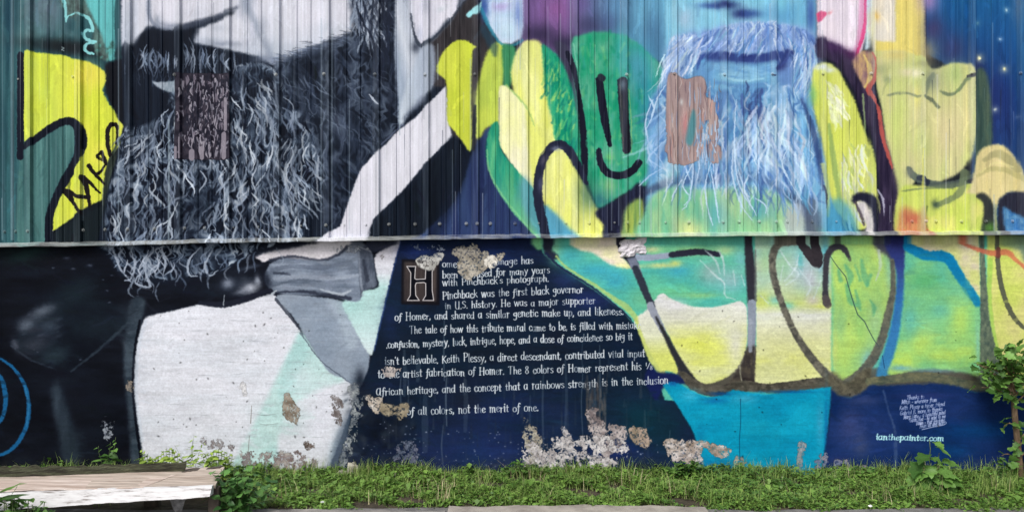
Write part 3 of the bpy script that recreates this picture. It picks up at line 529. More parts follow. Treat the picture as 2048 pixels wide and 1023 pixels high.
def brushwork(n, y0, y1, lengths, widths, vert, amt, seed, wet=.5):
    """visible brush and spray marks: each keeps the local colour, a little lighter or darker"""
    r = np.random.default_rng(seed)
    for _ in range(n):
        x = r.uniform(-230, 2290); y = r.uniform(y0, y1)
        i = min(NH-1, max(0, int((y+MY)*KS))); j = int((x+MX)*KS)
        c = canvas[i, j].copy(); k = float(np.clip(r.normal(0, amt), -1.8*amt, 1.8*amt)); k = k*(1-.75*float(c.mean())); c = c*(1+k)+abs(k)*.08*r.uniform(-1, 1, 3)+max(0, k)*.03
        L = r.uniform(*lengths); a = (1.57 if vert else 0)+r.normal(0, .35); w = r.uniform(*widths)
        dx, dy = math.cos(a)*L, math.sin(a)*L
        ok = True
        for tt in (.5, 1.0):
            i2 = min(NH-1, max(0, int((y+dy*tt+MY)*KS))); j2 = min(NW-1, max(0, int((x+dx*tt+MX)*KS)))
            if np.abs(canvas[i2, j2]-canvas[i, j]).max() > .10: ok = False
        if not ok: continue
        stroke([(x, y), (x+dx*.5+r.normal(0, L*.06), y+dy*.5+r.normal(0, L*.06)), (x+dx, y+dy)], [w*.6, w, w*.5], np.clip(c, 0, 1), 1.4, r.uniform(.2, wet), clip=(y0-4, y1+4))
def ragged(y0, y1, amp, sc_x, sc_y, seed):
    """edges of the paint wander a little"""
    a, b = int((y0+MY)*KS), min(NH, int((y1+MY)*KS)); h = b-a
    dx = noise(h, NW, sc_x*KS, sc_y*KS, 2, seed)*amp*KS; dy = noise(h, NW, sc_x*KS, sc_y*KS, 2, seed+1)*amp*KS
    yy_, xx_ = np.mgrid[0:h, 0:NW].astype(np.float32)
    X_ = np.clip(xx_+dx, 0, NW-1.01); Y_ = np.clip(yy_+dy, 0, h-1.01); xi = X_.astype(np.int32); yi = Y_.astype(np.int32); fx_ = (X_-xi)[..., None]; fy_ = (Y_-yi)[..., None]
    s_ = canvas[a:b].copy()
    canvas[a:b] = (s_[yi, xi]*(1-fx_)+s_[yi, xi+1]*fx_)*(1-fy_)+(s_[yi+1, xi]*(1-fx_)+s_[yi+1, xi+1]*fx_)*fy_
brushwork(4200, -200, 486, (10, 40), (3, 11), True, .16, 301)
ragged(-200, 486, 1.3, 4, 4, 311)
# ================= weather: runs, scuffs, brush marks, flaking (paint and dirt, plus rib highlights and reflections painted in)
Z = 484; iz = int((Z-3+MY)*KS)
H1 = iz+int(14*KS)
n1 = noise(H1, NW, 3*KS, 300*KS, 3, 90); n2 = noise(H1, NW, 10*KS, 60*KS, 3, 91)
canvas[:H1] *= (1+.07*n1+.05*n2)[..., None]
lum = canvas[:H1].mean(-1, keepdims=True)
pale = np.clip(noise(H1, NW, 2.2*KS, 420*KS, 2, 92)-.38, 0, 1)*1.0  # pale vertical streaks: drip stains together with painted-in reflections of the ribs
canvas[:H1] += (pale[..., None])*(C(170, 186, 200)-canvas[:H1])*.42
for k_ in range(-14, 15):    # rib tops painted paler: their highlights put into the colour, with some chalking
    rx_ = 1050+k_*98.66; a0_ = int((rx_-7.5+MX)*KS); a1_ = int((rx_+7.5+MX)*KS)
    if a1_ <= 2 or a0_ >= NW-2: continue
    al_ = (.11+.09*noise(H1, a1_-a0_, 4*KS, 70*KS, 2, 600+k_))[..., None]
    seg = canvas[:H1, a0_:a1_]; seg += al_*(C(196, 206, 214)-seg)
for _ in range(210):        # thin drip runs and painted rib reflections down the sheet metal
    x = rng.uniform(-250, 2300); y = rng.uniform(-200, 420); L = rng.exponential(90)+20
    stroke([(x, y), (x+rng.normal(0, .4), y+L)], [rng.uniform(.8, 2.4), .6], [C(190, 200, 210), C(150, 166, 180), C(210, 214, 218), C(30, 40, 60)][rng.integers(4)], 1.2, rng.uniform(.12, .5), sm=False, clip=(-200, Z-4))
for x, y, L, w, a in ((800, 110, 160, 2.5, .6), (876, 90, 70, 2, .5), (941, 120, 180, 2.5, .5), (644, 40, 440, 3, .35), (665, 60, 400, 3.5, .35), (170, 300, 140, 3, .3), (240, 60, 420, 2.5, .5), (340, 240, 240, 3.5, .6), (1222, 300, 160, 1.6, .5), (1300, 380, 100, 2, .5), (1236, 360, 90, 2, .4), (1040, 0, 140, 2.5, .5), (1140, 0, 130, 2, .5), (1120, 30, 120, 2, .4), (30, -20, 500, 6, .4), (10, -20, 500, 3, .3), (700, 200, 260, 2, .4), (760, 260, 220, 2, .35), (905, 300, 170, 1.6, .4), (1166, 330, 140, 2, .3), (1983, 390, 90, 3, .4)):
    stroke([(x, y), (x, y+L)], w, C(160, 178, 190), 1.8, a, sm=False, clip=(-200, Z-4))  # hand-placed pale streaks, part drips, part rib reflections painted on
def flakes(P, sm, soft, col, edge=C(24, 30, 44), solid=0.0, seed=0, rough=7, thr=0.0, drop=.24, spk=.35, grain=(15, 12)):
    """torn-off paint inside outline P: noise decides what is gone; also pressed into the relief"""
    q = pix(spline(P, True) if not sm else np.array(P, float)); m, y0, x0 = polymask(q, (soft or 7)*KS)
    if m is None: return
    h, w = m.shape
    nn = noise(h, w, rough*1.9*KS, rough*2.2*KS, 5, 500+seed, .68)
    f = np.clip((m*1.5-1.0+nn*1.5-thr+solid)*6, 0, 1)*np.clip(m*5-.6, 0, 1)
    wx = noise(h, w, 3*KS, 3*KS, 2, 900+seed); f = f if spk == 0 else f*np.clip(1.25+(wx-.45*np.abs(nn))*1.2-(nn < -.05)*.25, 0, 1); f = blur(f, .6*KS)
    rim = np.clip(np.abs(np.gradient(f)[0])+np.abs(np.gradient(f)[1]), 0, 1)
    nn2 = noise(h, w, grain[0]*KS, grain[1]*KS, 3, 700+seed)
    c = col(None, nn2) if callable(col) else col[0]*(1-np.clip(.5+1.1*nn2, 0, 1)[..., None])+col[1]*np.clip(.5+1.1*nn2, 0, 1)[..., None]
    n3_ = noise(h, w, 3.2*KS, 4*KS, 3, 1300+seed); c = c*(1-.5*spk*np.clip((n3_-.3)*6, 0, 1))[..., None]+.22*spk*np.clip((-n3_-.34)*6, 0, 1)[..., None]
    s = canvas[y0:y0+h, x0:x0+w]
    s *= (1-f[..., None]); s += f[..., None]*c
    s *= (1-.25*rim[..., None])
    relief[y0:y0+h, x0:x0+w] -= drop*f
# bare rectangles on the sheets where a poster was torn off
flakes([(356, 148), (462, 150), (464, 316), (456, 320), (352, 318), (358, 230)], 1, 1.5, (C(34, 33, 46), C(62, 58, 70)), solid=1.2, seed=30, rough=30, drop=.15, spk=0)
r = np.random.default_rng(77)
for _ in range(430):
    x = 358+104*r.random()**.75; y = r.uniform(150, 306); L = r.uniform(3, 20)
    stroke([(x, y), (x+r.normal(0, 1.5), y+L*.5), (x+r.normal(0, 2), min(318, y+L))], [r.uniform(1, 4), r.uniform(1, 4.5), 1], [C(134, 132, 146), C(156, 152, 164), C(116, 110, 124), C(40, 42, 56), C(30, 32, 46), C(36, 36, 50)][r.integers(6)], .9, .9)
for x, y, w, h in ((353, 296, 6, 20), (380, 304, 12, 12), (402, 296, 8, 20), (445, 270, 12, 44), (452, 200, 7, 60), (362, 276, 3, 40)):
    stroke([(x+w/2, y), (x+w/2, y+h)], w, C(150, 144, 156), 1, .85, sm=False)
flakes([(1338, 152), (1352, 156), (1370, 164), (1390, 158), (1404, 160), (1410, 200), (1426, 204), (1432, 240), (1436, 318), (1420, 318), (1416, 250), (1408, 232), (1400, 300), (1384, 324), (1336, 322), (1334, 230)], 0, 0, (C(150, 130, 132), C(176, 156, 152)), solid=.75, seed=31, rough=16, drop=.15, spk=0, grain=(9, 60))
for _ in range(120):
    x = r.uniform(1336, 1436); y = r.uniform(154, 300); L = r.uniform(10, 50)
    stroke([(x, y), (x+r.normal(0, 1.5), y+L*.5), (x+r.normal(0, 2), min(324, y+L))], [.8, r.uniform(1, 2.6), .8], [C(110, 90, 100), C(196, 180, 176), C(140, 170, 206), C(120, 100, 96), C(196, 150, 140)][r.integers(5)], .9, .7)
poly([(1372, 260), (1384, 220), (1390, 236), (1388, 270), (1380, 292), (1370, 284)], C(84, 140, 150), 2); blob(1368, 250, 7, 30, C(190, 124, 128), .7); blob(1361, 205, 4, 8, C(196, 196, 196), .9)
for _ in range(40):
    x = r.uniform(1386, 1436); y = r.uniform(236, 320)
    stroke([(x, y), (x+r.normal(0, 3), y+20)], [1, 3], [C(176, 200, 226), C(110, 150, 190)][r.integers(2)], 1.2, .8, sm=False)


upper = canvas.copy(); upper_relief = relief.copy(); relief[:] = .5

# ================= lower wall
Z = 484
nb = mottle(C(9, 12, 22), C(18, 24, 36), 60, 20, 60)
poly([(-270, Z), (2320, Z), (2320, 1000), (-270, 1000)], nb, 0, sm=False)
# the lower beard and knot are drawn again over this ground
blob(40, 505, 70, 22, C(24, 44, 46), .8); blob(150, 600, 60, 60, C(18, 30, 42), .5)
poly([(20, 690), (34, 668), (60, 642), (108, 612), (170, 600), (230, 610), (256, 642), (200, 694), (140, 742), (112, 736), (70, 716)], mottle(C(12, 18, 30), C(24, 36, 46), 40, 40, 61), 6, .8)
for x, y, rx, ry, c, a in ((85, 622, 34, 15, (80, 90, 104), .75), (55, 650, 24, 18, (74, 84, 98), .8), (95, 655, 34, 22, (46, 58, 72), .6), (60, 690, 34, 22, (44, 50, 62), .7), (100, 710, 36, 20, (36, 50, 60), .7), (30, 685, 8, 14, (70, 76, 90), .6), (140, 590, 50, 30, (22, 34, 44), .6)):
    blob(x, y, rx, ry, C(*c), a, -.4)
for _ in range(40): blob(rng.uniform(30, 120), rng.uniform(610, 690), rng.uniform(5, 16), rng.uniform(2, 6), C(92, 100, 116) if rng.random() < .5 else C(30, 38, 50), .25, -.4)
stroke([(22, 690), (60, 718), (110, 738)], [3, 4, 2], C(54, 64, 78), 3, .7); stroke([(140, 742), (200, 696), (250, 650), (262, 640)], [3, 6, 6, 12], C(48, 60, 72), 4, .85)
poly([(104, 770), (118, 772), (130, 800), (150, 860), (160, 925), (130, 925), (116, 860), (102, 800)], mottle(C(34, 46, 58), C(56, 68, 80), 12, 60, 62), 7, .85); blob(140, 890, 30, 40, C(32, 42, 52), .7); blob(180, 800, 60, 60, C(18, 24, 36), .6)
poly([(262, 600), (292, 600), (284, 640), (274, 690), (270, 750), (276, 830), (286, 930), (262, 930), (258, 830), (248, 740), (250, 680)], mottle(C(44, 56, 68), C(66, 78, 90), 20, 8, 63), 4)
stroke([(280, 640), (270, 700), (267, 770), (273, 850), (282, 930)], [5, 6, 6, 6, 5], C(10, 14, 26), 2)
blob(252, 620, 30, 30, C(40, 50, 62), .6)
for q, w in (([(-30, 702), (0, 716), (28, 738), (48, 772), (55, 812), (50, 850), (34, 884), (12, 904), (-14, 912)], [6, 5, 6, 8, 9, 9, 8, 7, 6]), ([(-20, 738), (0, 756), (8, 790), (4, 830), (-14, 856)], [6, 9, 10, 8, 6])):
    stroke(q, w, C(24, 92, 140), 2.2)
stroke([(48, 772), (55, 812), (50, 850)], 3, C(60, 130, 176), 2, .5)
# shirt
shirt = [(285, 648), (292, 634), (310, 628), (350, 620), (390, 610), (404, 606), (420, 610), (444, 613), (470, 608), (500, 598), (530, 590), (548, 586), (566, 610), (600, 660), (640, 716), (690, 752), (722, 776), (714, 800), (704, 830), (696, 860), (684, 905), (668, 960), (290, 960), (284, 900), (276, 840), (270, 780), (270, 730), (274, 690)]
poly(shirt, mottle(C(206, 211, 221), C(214, 216, 226), 120, 20, 64), 1.2, sm=False)
stroke([(292, 642), (280, 680), (273, 740), (274, 800), (284, 880)], 7, C(196, 206, 220), 5, .6)
mint = mottle(C(172, 206, 206), C(190, 216, 216), 60, 60, 65)
poly([(601, 662), (618, 684), (650, 724), (690, 756), (660, 770), (610, 790), (570, 830), (556, 880), (550, 950), (462, 950), (480, 900), (506, 850), (532, 800), (560, 740), (580, 700)], mint, 5)
poly([(604, 664), (590, 690), (574, 720), (556, 780), (570, 800), (600, 740), (618, 690)], C(162, 202, 202), 6, .7); blob(560, 830, 60, 40, C(184, 214, 214), .6); blob(600, 760, 34, 40, C(196, 214, 220), .7)
blob(640, 840, 30, 90, C(214, 216, 228), .8, .2); blob(690, 800, 12, 40, C(168, 176, 186), .6, .2); blob(675, 900, 18, 50, C(170, 200, 220), .7, .25)
# gray strip of the tie, bow and knot
poly([(552, 596), (570, 588), (640, 594), (690, 606), (706, 640), (722, 668), (738, 704), (738, 730), (728, 768), (716, 776), (690, 756), (660, 744), (636, 712), (606, 664), (580, 626)], mottle(C(132, 146, 164), C(146, 158, 174), 60, 60, 66), 1.4)
poly([(650, 600), (676, 604), (700, 640), (716, 676), (700, 700), (680, 650)], C(166, 180, 194), 6, .6); stroke([(552, 598), (580, 634), (606, 668)], [6, 4, 2], C(50, 56, 70), 2, .8); stroke([(600, 664), (640, 718), (690, 756), (716, 776)], 2.5, C(84, 94, 110), 1.5, .8)
blob(712, 760, 14, 16, C(110, 122, 138), .7)
poly([(508, 509), (524, 500), (560, 492), (610, 486), (700, 484), (690, 500), (668, 515), (640, 520), (606, 520), (570, 516), (544, 518), (528, 524), (520, 520)], mottle(C(214, 210, 218), C(222, 220, 226), 30, 20, 67), 1.8)
poly([(748, 516), (762, 500), (780, 490), (802, 484), (800, 492), (790, 520), (782, 560), (774, 600), (762, 650), (750, 700), (742, 710), (732, 700), (712, 664), (694, 630), (684, 606), (700, 598), (720, 596), (728, 580), (756, 574), (752, 545)], grad([(500, (212, 210, 220)), (545, (206, 210, 220)), (575, (172, 208, 206)), (640, (176, 208, 208)), (700, (200, 216, 220))]), 1.4)
blob(705, 610, 26, 20, C(164, 206, 204), .8); blob(776, 600, 10, 60, C(206, 214, 222), .7, .2)
bow = [(536, 534), (548, 522), (570, 515), (600, 518), (640, 521), (664, 516), (686, 500), (700, 490), (712, 498), (716, 520), (718, 560), (722, 590), (716, 602), (700, 602), (660, 592), (620, 590), (570, 588), (540, 578), (530, 556)]
poly([(700, 488), (730, 488), (742, 500), (748, 530), (753, 570), (740, 576), (722, 580), (714, 540)], mottle(C(70, 78, 94), C(110, 120, 136), 8, 30, 68), 1.5)
poly(bow, mottle(C(98, 110, 128), C(140, 152, 170), 50, 9, 69), 1.6)
for q, w, c, a in (([(540, 520), (580, 512), (640, 519), (676, 508), (694, 492)], [6, 6, 4, 6, 6], (52, 58, 74), .85), ([(545, 540), (580, 532), (640, 534), (700, 524)], [10, 8, 10, 8], (90, 100, 118), .6), ([(550, 556), (600, 552), (660, 556), (715, 550)], [6, 8, 8, 6], (160, 170, 186), .6), ([(548, 545), (566, 546), (580, 548)], [4, 5, 3], (40, 46, 60), .7), ([(545, 572), (590, 560), (640, 562)], [3, 4, 3], (80, 90, 106), .6), ([(550, 584), (600, 582), (650, 588), (700, 596)], [4, 5, 8, 7], (44, 50, 66), .85), ([(640, 578), (680, 588), (700, 580)], [3, 6, 4], (196, 206, 218), .7), ([(716, 500), (720, 550), (724, 590)], [3, 4, 3], (150, 160, 176), .6), ([(700, 492), (720, 494), (740, 502)], [3, 3, 3], (180, 184, 196), .6), ([(726, 520), (734, 560)], [6, 8], (44, 50, 64), .7)):
    stroke(q, w, C(*c), 3, a)
poly([(730, 486), (770, 484), (800, 484), (776, 494), (748, 504)], C(52, 58, 76), 2.5)
for x, y, rx, ry, c, a in ((470, 566, 60, 26, (34, 42, 56), .9), (456, 566, 14, 12, (150, 160, 178), .8), (500, 575, 22, 14, (190, 196, 210), .9), (515, 560, 8, 14, (170, 178, 194), .8), (498, 548, 18, 13, (14, 20, 32), 1), (490, 560, 12, 12, (70, 78, 92), .6), (485, 582, 20, 6, (140, 148, 164), .7), (500, 534, 26, 5, (90, 100, 118), .6), (534, 560, 10, 26, (30, 36, 50), .9)):
    blob(x, y, rx, ry, C(*c), a, -.25)
stroke([(400, 604), (450, 608), (500, 594), (536, 580), (552, 590)], [8, 12, 12, 8, 4], C(30, 34, 48), 3); stroke([(449, 590), (448, 610)], 2, C(180, 190, 200), 1, .7); stroke([(543, 588), (552, 581)], 4, C(180, 190, 200), 1.5, .9)
# bottom of the beard
lb = [(216, 484), (600, 484), (500, 512), (470, 530), (430, 548), (390, 556), (350, 570), (300, 566), (262, 562), (236, 546), (222, 516)]
poly(lb, C(22, 30, 44), 4, .9); poly([(520, 484), (640, 484), (540, 500), (500, 520), (480, 510)], C(28, 34, 48), 3)
def la(x, y): return math.atan2(1.0, (330-x)/500.0+.25*math.sin(x/14))
locks([(216, 470), (560, 470), (500, 505), (470, 524), (430, 540), (390, 546), (350, 556), (300, 558), (268, 558), (240, 544), (224, 516)], 6, GREYS, 11, 34, 14, 22, 22, 461, .95, 4.0, jag=2.0, clip=Z)
blob(392, 520, 20, 40, C(18, 26, 40), .7)
hair(46, sampler(lb), la, (22, 40), (2.6, 4.6), lights, (5, 9), 1.5, (.5, .85), clip=(Z, 700), freq=(.5, .9))
hair(24, sampler([(230, 486), (340, 486), (320, 540), (270, 540)]), la, (22, 40), (2.4, 4), [C(160, 172, 190), C(176, 186, 202)], (5, 9), 1.3, (.6, .9), clip=(Z, 700), freq=(.5, .9))
for q in ([(224, 494), (232, 512), (242, 538), (262, 562)], [(262, 500), (270, 530), (262, 556), (250, 560)], [(318, 496), (330, 520), (326, 550)], [(296, 500), (290, 540), (300, 572), (282, 570), (270, 562), (284, 540)], [(400, 494), (378, 520), (378, 548), (396, 552)], [(424, 500), (410, 530), (420, 550), (436, 540)]):
    stroke(q, [2, 5, 4, 2], C(158, 170, 188), 1.4, .9)
for x, y, r in ((207, 558, 2.5), (224, 550, 4), (276, 591, 3.5), (135, 516, 8), (180, 530, 7), (147, 537, 5), (214, 580, 4), (218, 604, 4), (108, 535, 4), (67, 698, 2), (74, 703, 3), (160, 718, 4)):
    blob(x, y, r, max(1.5, r*.5), C(78, 86, 104), .8)
brushwork(2200, Z, 958, (10, 44), (2.5, 9), False, .10, 302, .4)
for x, y, rx, ry, c, a in ((85, 622, 30, 12, (96, 106, 120), .7), (50, 648, 18, 14, (90, 100, 114), .7), (95, 650, 30, 16, (60, 72, 86), .6), (70, 690, 34, 18, (54, 60, 72), .6), (30, 690, 8, 16, (84, 90, 104), .6), (110, 712, 30, 14, (44, 58, 68), .6), (112, 800, 10, 40, (66, 78, 90), .6), (128, 850, 14, 40, (50, 62, 74), .6), (255, 700, 9, 50, (76, 88, 100), .5), (262, 820, 8, 60, (62, 74, 86), .5), (60, 505, 60, 14, (30, 54, 54), .6), (160, 580, 50, 30, (28, 42, 50), .6)):
    blob(x, y, rx, ry, C(*c), a, -.4 if y < 720 else 0)
# ================= navy wedge with the lettering
navy = [(801, 484), (1072, 484), (1086, 506), (1112, 530), (1150, 556), (1185, 578), (1216, 600), (1246, 624), (1268, 648), (1282, 680), (1298, 720), (1312, 748), (1330, 772), (1356, 812), (1384, 860), (1400, 900), (1408, 960), (652, 960), (664, 920), (680, 880), (694, 840), (706, 810), (718, 780), (736, 740), (750, 690), (762, 640), (775, 580), (788, 530)]
poly(navy, mottle(grad([(484, (26, 38, 74)), (540, (22, 34, 58)), (700, (16, 28, 44)), (800, (20, 34, 60)), (930, (28, 40, 76))]), C(16, 34, 54), 60, 30, 70), 1.6, sm=False)
for x, y, rx, ry, c, a in ((960, 900, 120, 50, (30, 50, 100), .75), (1000, 820, 90, 50, (24, 42, 90), .6), (760, 860, 60, 60, (10, 18, 34), .9), (700, 900, 30, 40, (40, 48, 58), .7), (735, 810, 20, 40, (30, 38, 50), .7), (1280, 840, 80, 70, (10, 52, 66), .85), (1330, 860, 50, 60, (14, 46, 62), .8), (1120, 860, 60, 60, (30, 48, 84), .7), (1230, 900, 60, 26, (26, 42, 106), .8), (1180, 600, 60, 30, (36, 50, 108), .7, ), (1130, 560, 40, 20, (36, 50, 100), .6), (830, 500, 40, 18, (30, 50, 108), .8), (1000, 510, 60, 24, (24, 46, 96), .7), (1250, 700, 60, 50, (16, 36, 64), .6), (780, 640, 20, 50, (28, 44, 84), .6), (1000, 600, 100, 40, (20, 30, 52), .5), (720, 760, 14, 30, (14, 20, 34), .8), (930, 800, 40, 30, (24, 30, 44), .6)):
    blob(x, y, rx, ry, C(*c), a)
for _ in range(160):
    x, y = sampler(navy)()
    blob(x, y, rng.uniform(8, 40), rng.uniform(3, 10), [C(14, 26, 42), C(30, 46, 84), C(18, 44, 56), C(36, 44, 62)][rng.integers(4)], .22)
stroke([(700, 820), (684, 870), (668, 930)], [10, 22, 24], C(96, 108, 124), 16, .7)
stroke([(800, 486), (788, 530), (774, 590), (760, 650), (748, 700)], 2.5, C(40, 66, 130), 2, .6)
# ================= right of the wedge
R0 = [(1076, 484), (2320, 484), (2320, 800), (1330, 800), (1300, 720), (1282, 668), (1246, 622), (1186, 578), (1112, 530), (1088, 508)]
poly(R0, mottle(C(78, 178, 166), C(96, 190, 160), 60, 30, 71), 1.2, sm=False)
poly([(1344, 730), (1380, 740), (1430, 760), (1500, 690), (1520, 700), (1600, 740), (1700, 740), (1760, 735), (1960, 742), (1985, 775), (1800, 775), (1690, 795), (1500, 782), (1390, 780)], C(84, 82, 74), 3)
for x, y, rx, ry, c, a in ((1190, 540, 60, 22, (64, 168, 190), .9), (1230, 560, 40, 22, (56, 160, 196), .7), (1140, 510, 40, 22, (70, 168, 180), .8), (1110, 500, 16, 30, (130, 190, 150), .8), (1290, 600, 50, 24, (110, 190, 150), .8), (1350, 580, 50, 14, (110, 196, 140), .7), (1355, 540, 40, 20, (64, 166, 190), .85), (1380, 500, 60, 14, (150, 200, 130), .8), (1310, 500, 40, 12, (120, 186, 130), .8), (1420, 545, 30, 30, (150, 180, 180), .8), (1460, 560, 34, 30, (150, 184, 190), .8), (1450, 500, 30, 14, (190, 214, 150), .7), (1480, 520, 16, 30, (120, 184, 190), .7), (1400, 590, 50, 8, (150, 204, 130), .7)):
    blob(x, y, rx, ry, C(*c), a)
poly([(1086, 484), (1108, 484), (1104, 500), (1118, 512), (1106, 520), (1090, 508)], C(40, 46, 62), 2.5); poly([(1062, 484), (1082, 484), (1084, 494), (1078, 500), (1070, 494)], C(120, 196, 140), 2)
stroke([(1112, 512), (1130, 532), (1160, 552), (1190, 570), (1226, 596), (1250, 612), (1270, 634), (1284, 662)], [4, 4, 5, 6, 9, 12, 10, 6], C(170, 200, 120), 4, .85)
stroke([(1092, 506), (1116, 530), (1150, 552), (1185, 574), (1216, 598), (1250, 626), (1270, 650)], [5, 5, 4, 4, 3, 3, 2], C(30, 38, 70), 2, .9)
poly([(1142, 484), (1232, 484), (1246, 512), (1262, 534), (1240, 534), (1216, 526), (1186, 506), (1160, 500)], mottle(C(230, 228, 180), C(228, 216, 200), 30, 14, 72), 3); blob(1262, 532, 30, 6, C(220, 222, 150), .8); blob(1320, 530, 36, 7, C(214, 218, 140), .85); blob(1350, 526, 16, 8, C(216, 220, 120), .8); blob(1300, 498, 22, 8, C(222, 210, 160), .7)
stroke([(1270, 514), (1300, 514), (1334, 510)], [14, 12, 12], C(156, 160, 186), 4, .9); stroke([(1342, 509), (1370, 505), (1400, 503), (1436, 508)], [12, 13, 12, 10], C(44, 46, 62), 3)
poly([(1270, 640), (1290, 640), (1330, 740), (1320, 748), (1300, 724), (1286, 690)], C(196, 208, 120), 1.5); poly([(1300, 728), (1318, 744), (1352, 746), (1372, 766), (1340, 768), (1326, 776), (1312, 800), (1290, 760)], C(22, 34, 84), 2)
poly([(1282, 660), (1276, 632), (1290, 622), (1322, 588), (1336, 600), (1330, 622), (1320, 640), (1340, 680), (1356, 742), (1340, 742), (1322, 738), (1308, 718), (1294, 690)], grad([(600, (214, 216, 216)), (670, (214, 218, 190)), (710, (208, 216, 116))]), 1.5)
bowl = [(1324, 586), (1344, 598), (1376, 610), (1412, 614), (1446, 610), (1476, 602), (1488, 606), (1494, 620), (1494, 680), (1486, 712), (1470, 740), (1444, 758), (1416, 767), (1396, 762), (1376, 744), (1354, 706), (1334, 664), (1318, 630), (1312, 600)]
poly(bowl, mottle(grad([(600, (214, 216, 218)), (640, (214, 216, 196)), (680, (212, 218, 124)), (760, (212, 218, 130))]), C(206, 210, 190), 60, 16, 73, -.25, 1.2), 1.6)
blob(1400, 690, 50, 34, C(210, 218, 92), .7); blob(1470, 690, 22, 50, C(210, 210, 204), .7); blob(1350, 610, 26, 14, C(220, 220, 224), .8)
stroke([(1240, 486), (1256, 510), (1268, 528)], [16, 20, 16], C(46, 46, 60), 4.5); stroke([(1262, 516), (1270, 534), (1276, 548)], [16, 17, 15], C(120, 128, 150), 4, .9)
stroke([(1270, 536), (1282, 562), (1294, 592), (1304, 612)], [13, 15, 14, 13], C(50, 56, 70), 4.5); stroke([(1300, 610), (1312, 634), (1326, 660)], [15, 14, 12], C(150, 156, 172), 2.5)
stroke([(1312, 634), (1330, 668), (1348, 704), (1366, 736), (1386, 768)], [4, 9, 12, 16, 22], C(46, 48, 54), 6)
# right segments
poly([(1510, 484), (1662, 484), (1662, 766), (1600, 768), (1506, 774), (1512, 700)], mottle(grad([(484, (128, 186, 180)), (560, (150, 190, 180)), (605, (190, 206, 120)), (628, (212, 216, 212)), (660, (214, 216, 180)), (720, (206, 210, 120)), (770, (216, 220, 160))]), C(206, 210, 170), 60, 30, 74, -.3, 1.2), 1.5, sm=False)
for x, y, rx, ry, c, a in ((1530, 520, 16, 40, (160, 200, 150), .7), (1525, 600, 14, 20, (196, 206, 110), .7), (1550, 600, 18, 12, (110, 190, 190), .7), (1575, 610, 16, 10, (100, 186, 180), .7), (1570, 530, 24, 30, (140, 190, 150), .8), (1600, 540, 30, 40, (170, 190, 200), .8), (1620, 560, 16, 40, (180, 180, 196), .7), (1625, 600, 20, 14, (190, 176, 190), .6), (1650, 500, 12, 20, (80, 170, 190), .8), (1600, 520, 8, 24, (80, 176, 180), .7), (1640, 530, 8, 20, (120, 170, 200), .7), (1640, 612, 24, 6, (200, 210, 110), .8)):
    blob(x, y, rx, ry, C(*c), a)
for q in ([(1560, 500), (1580, 530), (1596, 550), (1570, 570)], [(1596, 510), (1590, 536), (1568, 562)], [(1604, 500), (1622, 530), (1618, 560)], [(1566, 530), (1560, 560)], [(1596, 536), (1620, 570), (1612, 590)], [(1400, 520), (1430, 550), (1448, 566), (1450, 590), (1470, 598)], [(1436, 500), (1446, 520), (1448, 550)], [(1466, 540), (1470, 570)], [(1482, 550), (1488, 570)], [(1410, 500), (1430, 520), (1440, 546)], [(1520, 590), (1536, 606)], [(1640, 560), (1626, 596)]):
    stroke(q, [1.5, 4, 3, 1.5], C(196, 214, 218), 3, .75)
poly([(1660, 484), (1782, 484), (1790, 530), (1786, 590), (1772, 650), (1748, 706), (1720, 744), (1696, 762), (1686, 762), (1668, 740)], mottle(C(146, 196, 120), C(176, 210, 110), 30, 50, 75), 6, sm=False)
for x, y, rx, ry, c, a in ((1780, 540, 12, 60, (140, 190, 160), .8), (1760, 500, 12, 14, (170, 180, 140), .7), (1700, 580, 26, 30, (170, 210, 100), .7), (1750, 640, 20, 40, (160, 200, 150), .7), (1735, 720, 20, 30, (120, 180, 190), .8, ), (1720, 650, 12, 70, (150, 200, 110), .6), (1690, 720, 20, 30, (180, 214, 110), .7), (1668, 700, 8, 60, (200, 210, 116), .7), (1680, 650, 14, 40, (140, 190, 130), .7)):
    blob(x, y, rx, ry, C(*c), a)
for q, w in (([(1690, 530), (1700, 550), (1696, 570)], [6, 14, 6]), ([(1692, 570), (1700, 600), (1712, 610)], [8, 14, 5]), ([(1676, 540), (1680, 560)], [6, 9]), ([(1722, 520), (1728, 550), (1734, 570)], [6, 14, 6]), ([(1740, 550), (1734, 570)], [8, 6]), ([(1740, 600), (1748, 614), (1746, 630)], [3, 10, 4]), ([(1710, 580), (1716, 606), (1720, 620)], [4, 9, 4]), ([(1710, 530), (1720, 560)], [3, 5])):
    stroke(q, w, C(92, 168, 126), 6, .7)
gr = mottle(C(74, 74, 70), C(120, 118, 106), 9, 9, 76)
stroke([(1496, 486), (1500, 540), (1502, 602)], [16, 20, 15], C(50, 50, 60), 6); stroke([(1510, 500), (1510, 600)], [4, 6], C(100, 100, 100), 3, .7)
stroke([(1503, 606), (1503, 660), (1500, 720)], [17, 16, 15], C(136, 146, 162), 1.8); poly([(1494, 690), (1510, 690), (1508, 776), (1440, 776), (1460, 760), (1484, 724)], mottle(C(50, 46, 48), C(80, 74, 66), 8, 12, 77), 3, sm=False); stroke([(1500, 640), (1500, 700)], [8, 8], C(150, 158, 172), 3, .8); stroke([(1478, 730), (1481, 755), (1485, 766)], [4, 3, 2], C(150, 150, 130), 1.4, .8)
stroke([(1596, 484), (1574, 484), (1556, 488), (1546, 508), (1545, 540), (1554, 580), (1568, 620), (1588, 664), (1614, 704), (1646, 742), (1676, 770)], [12, 14, 15, 15, 14, 13, 13, 13, 15, 18, 22], gr, 4.5)
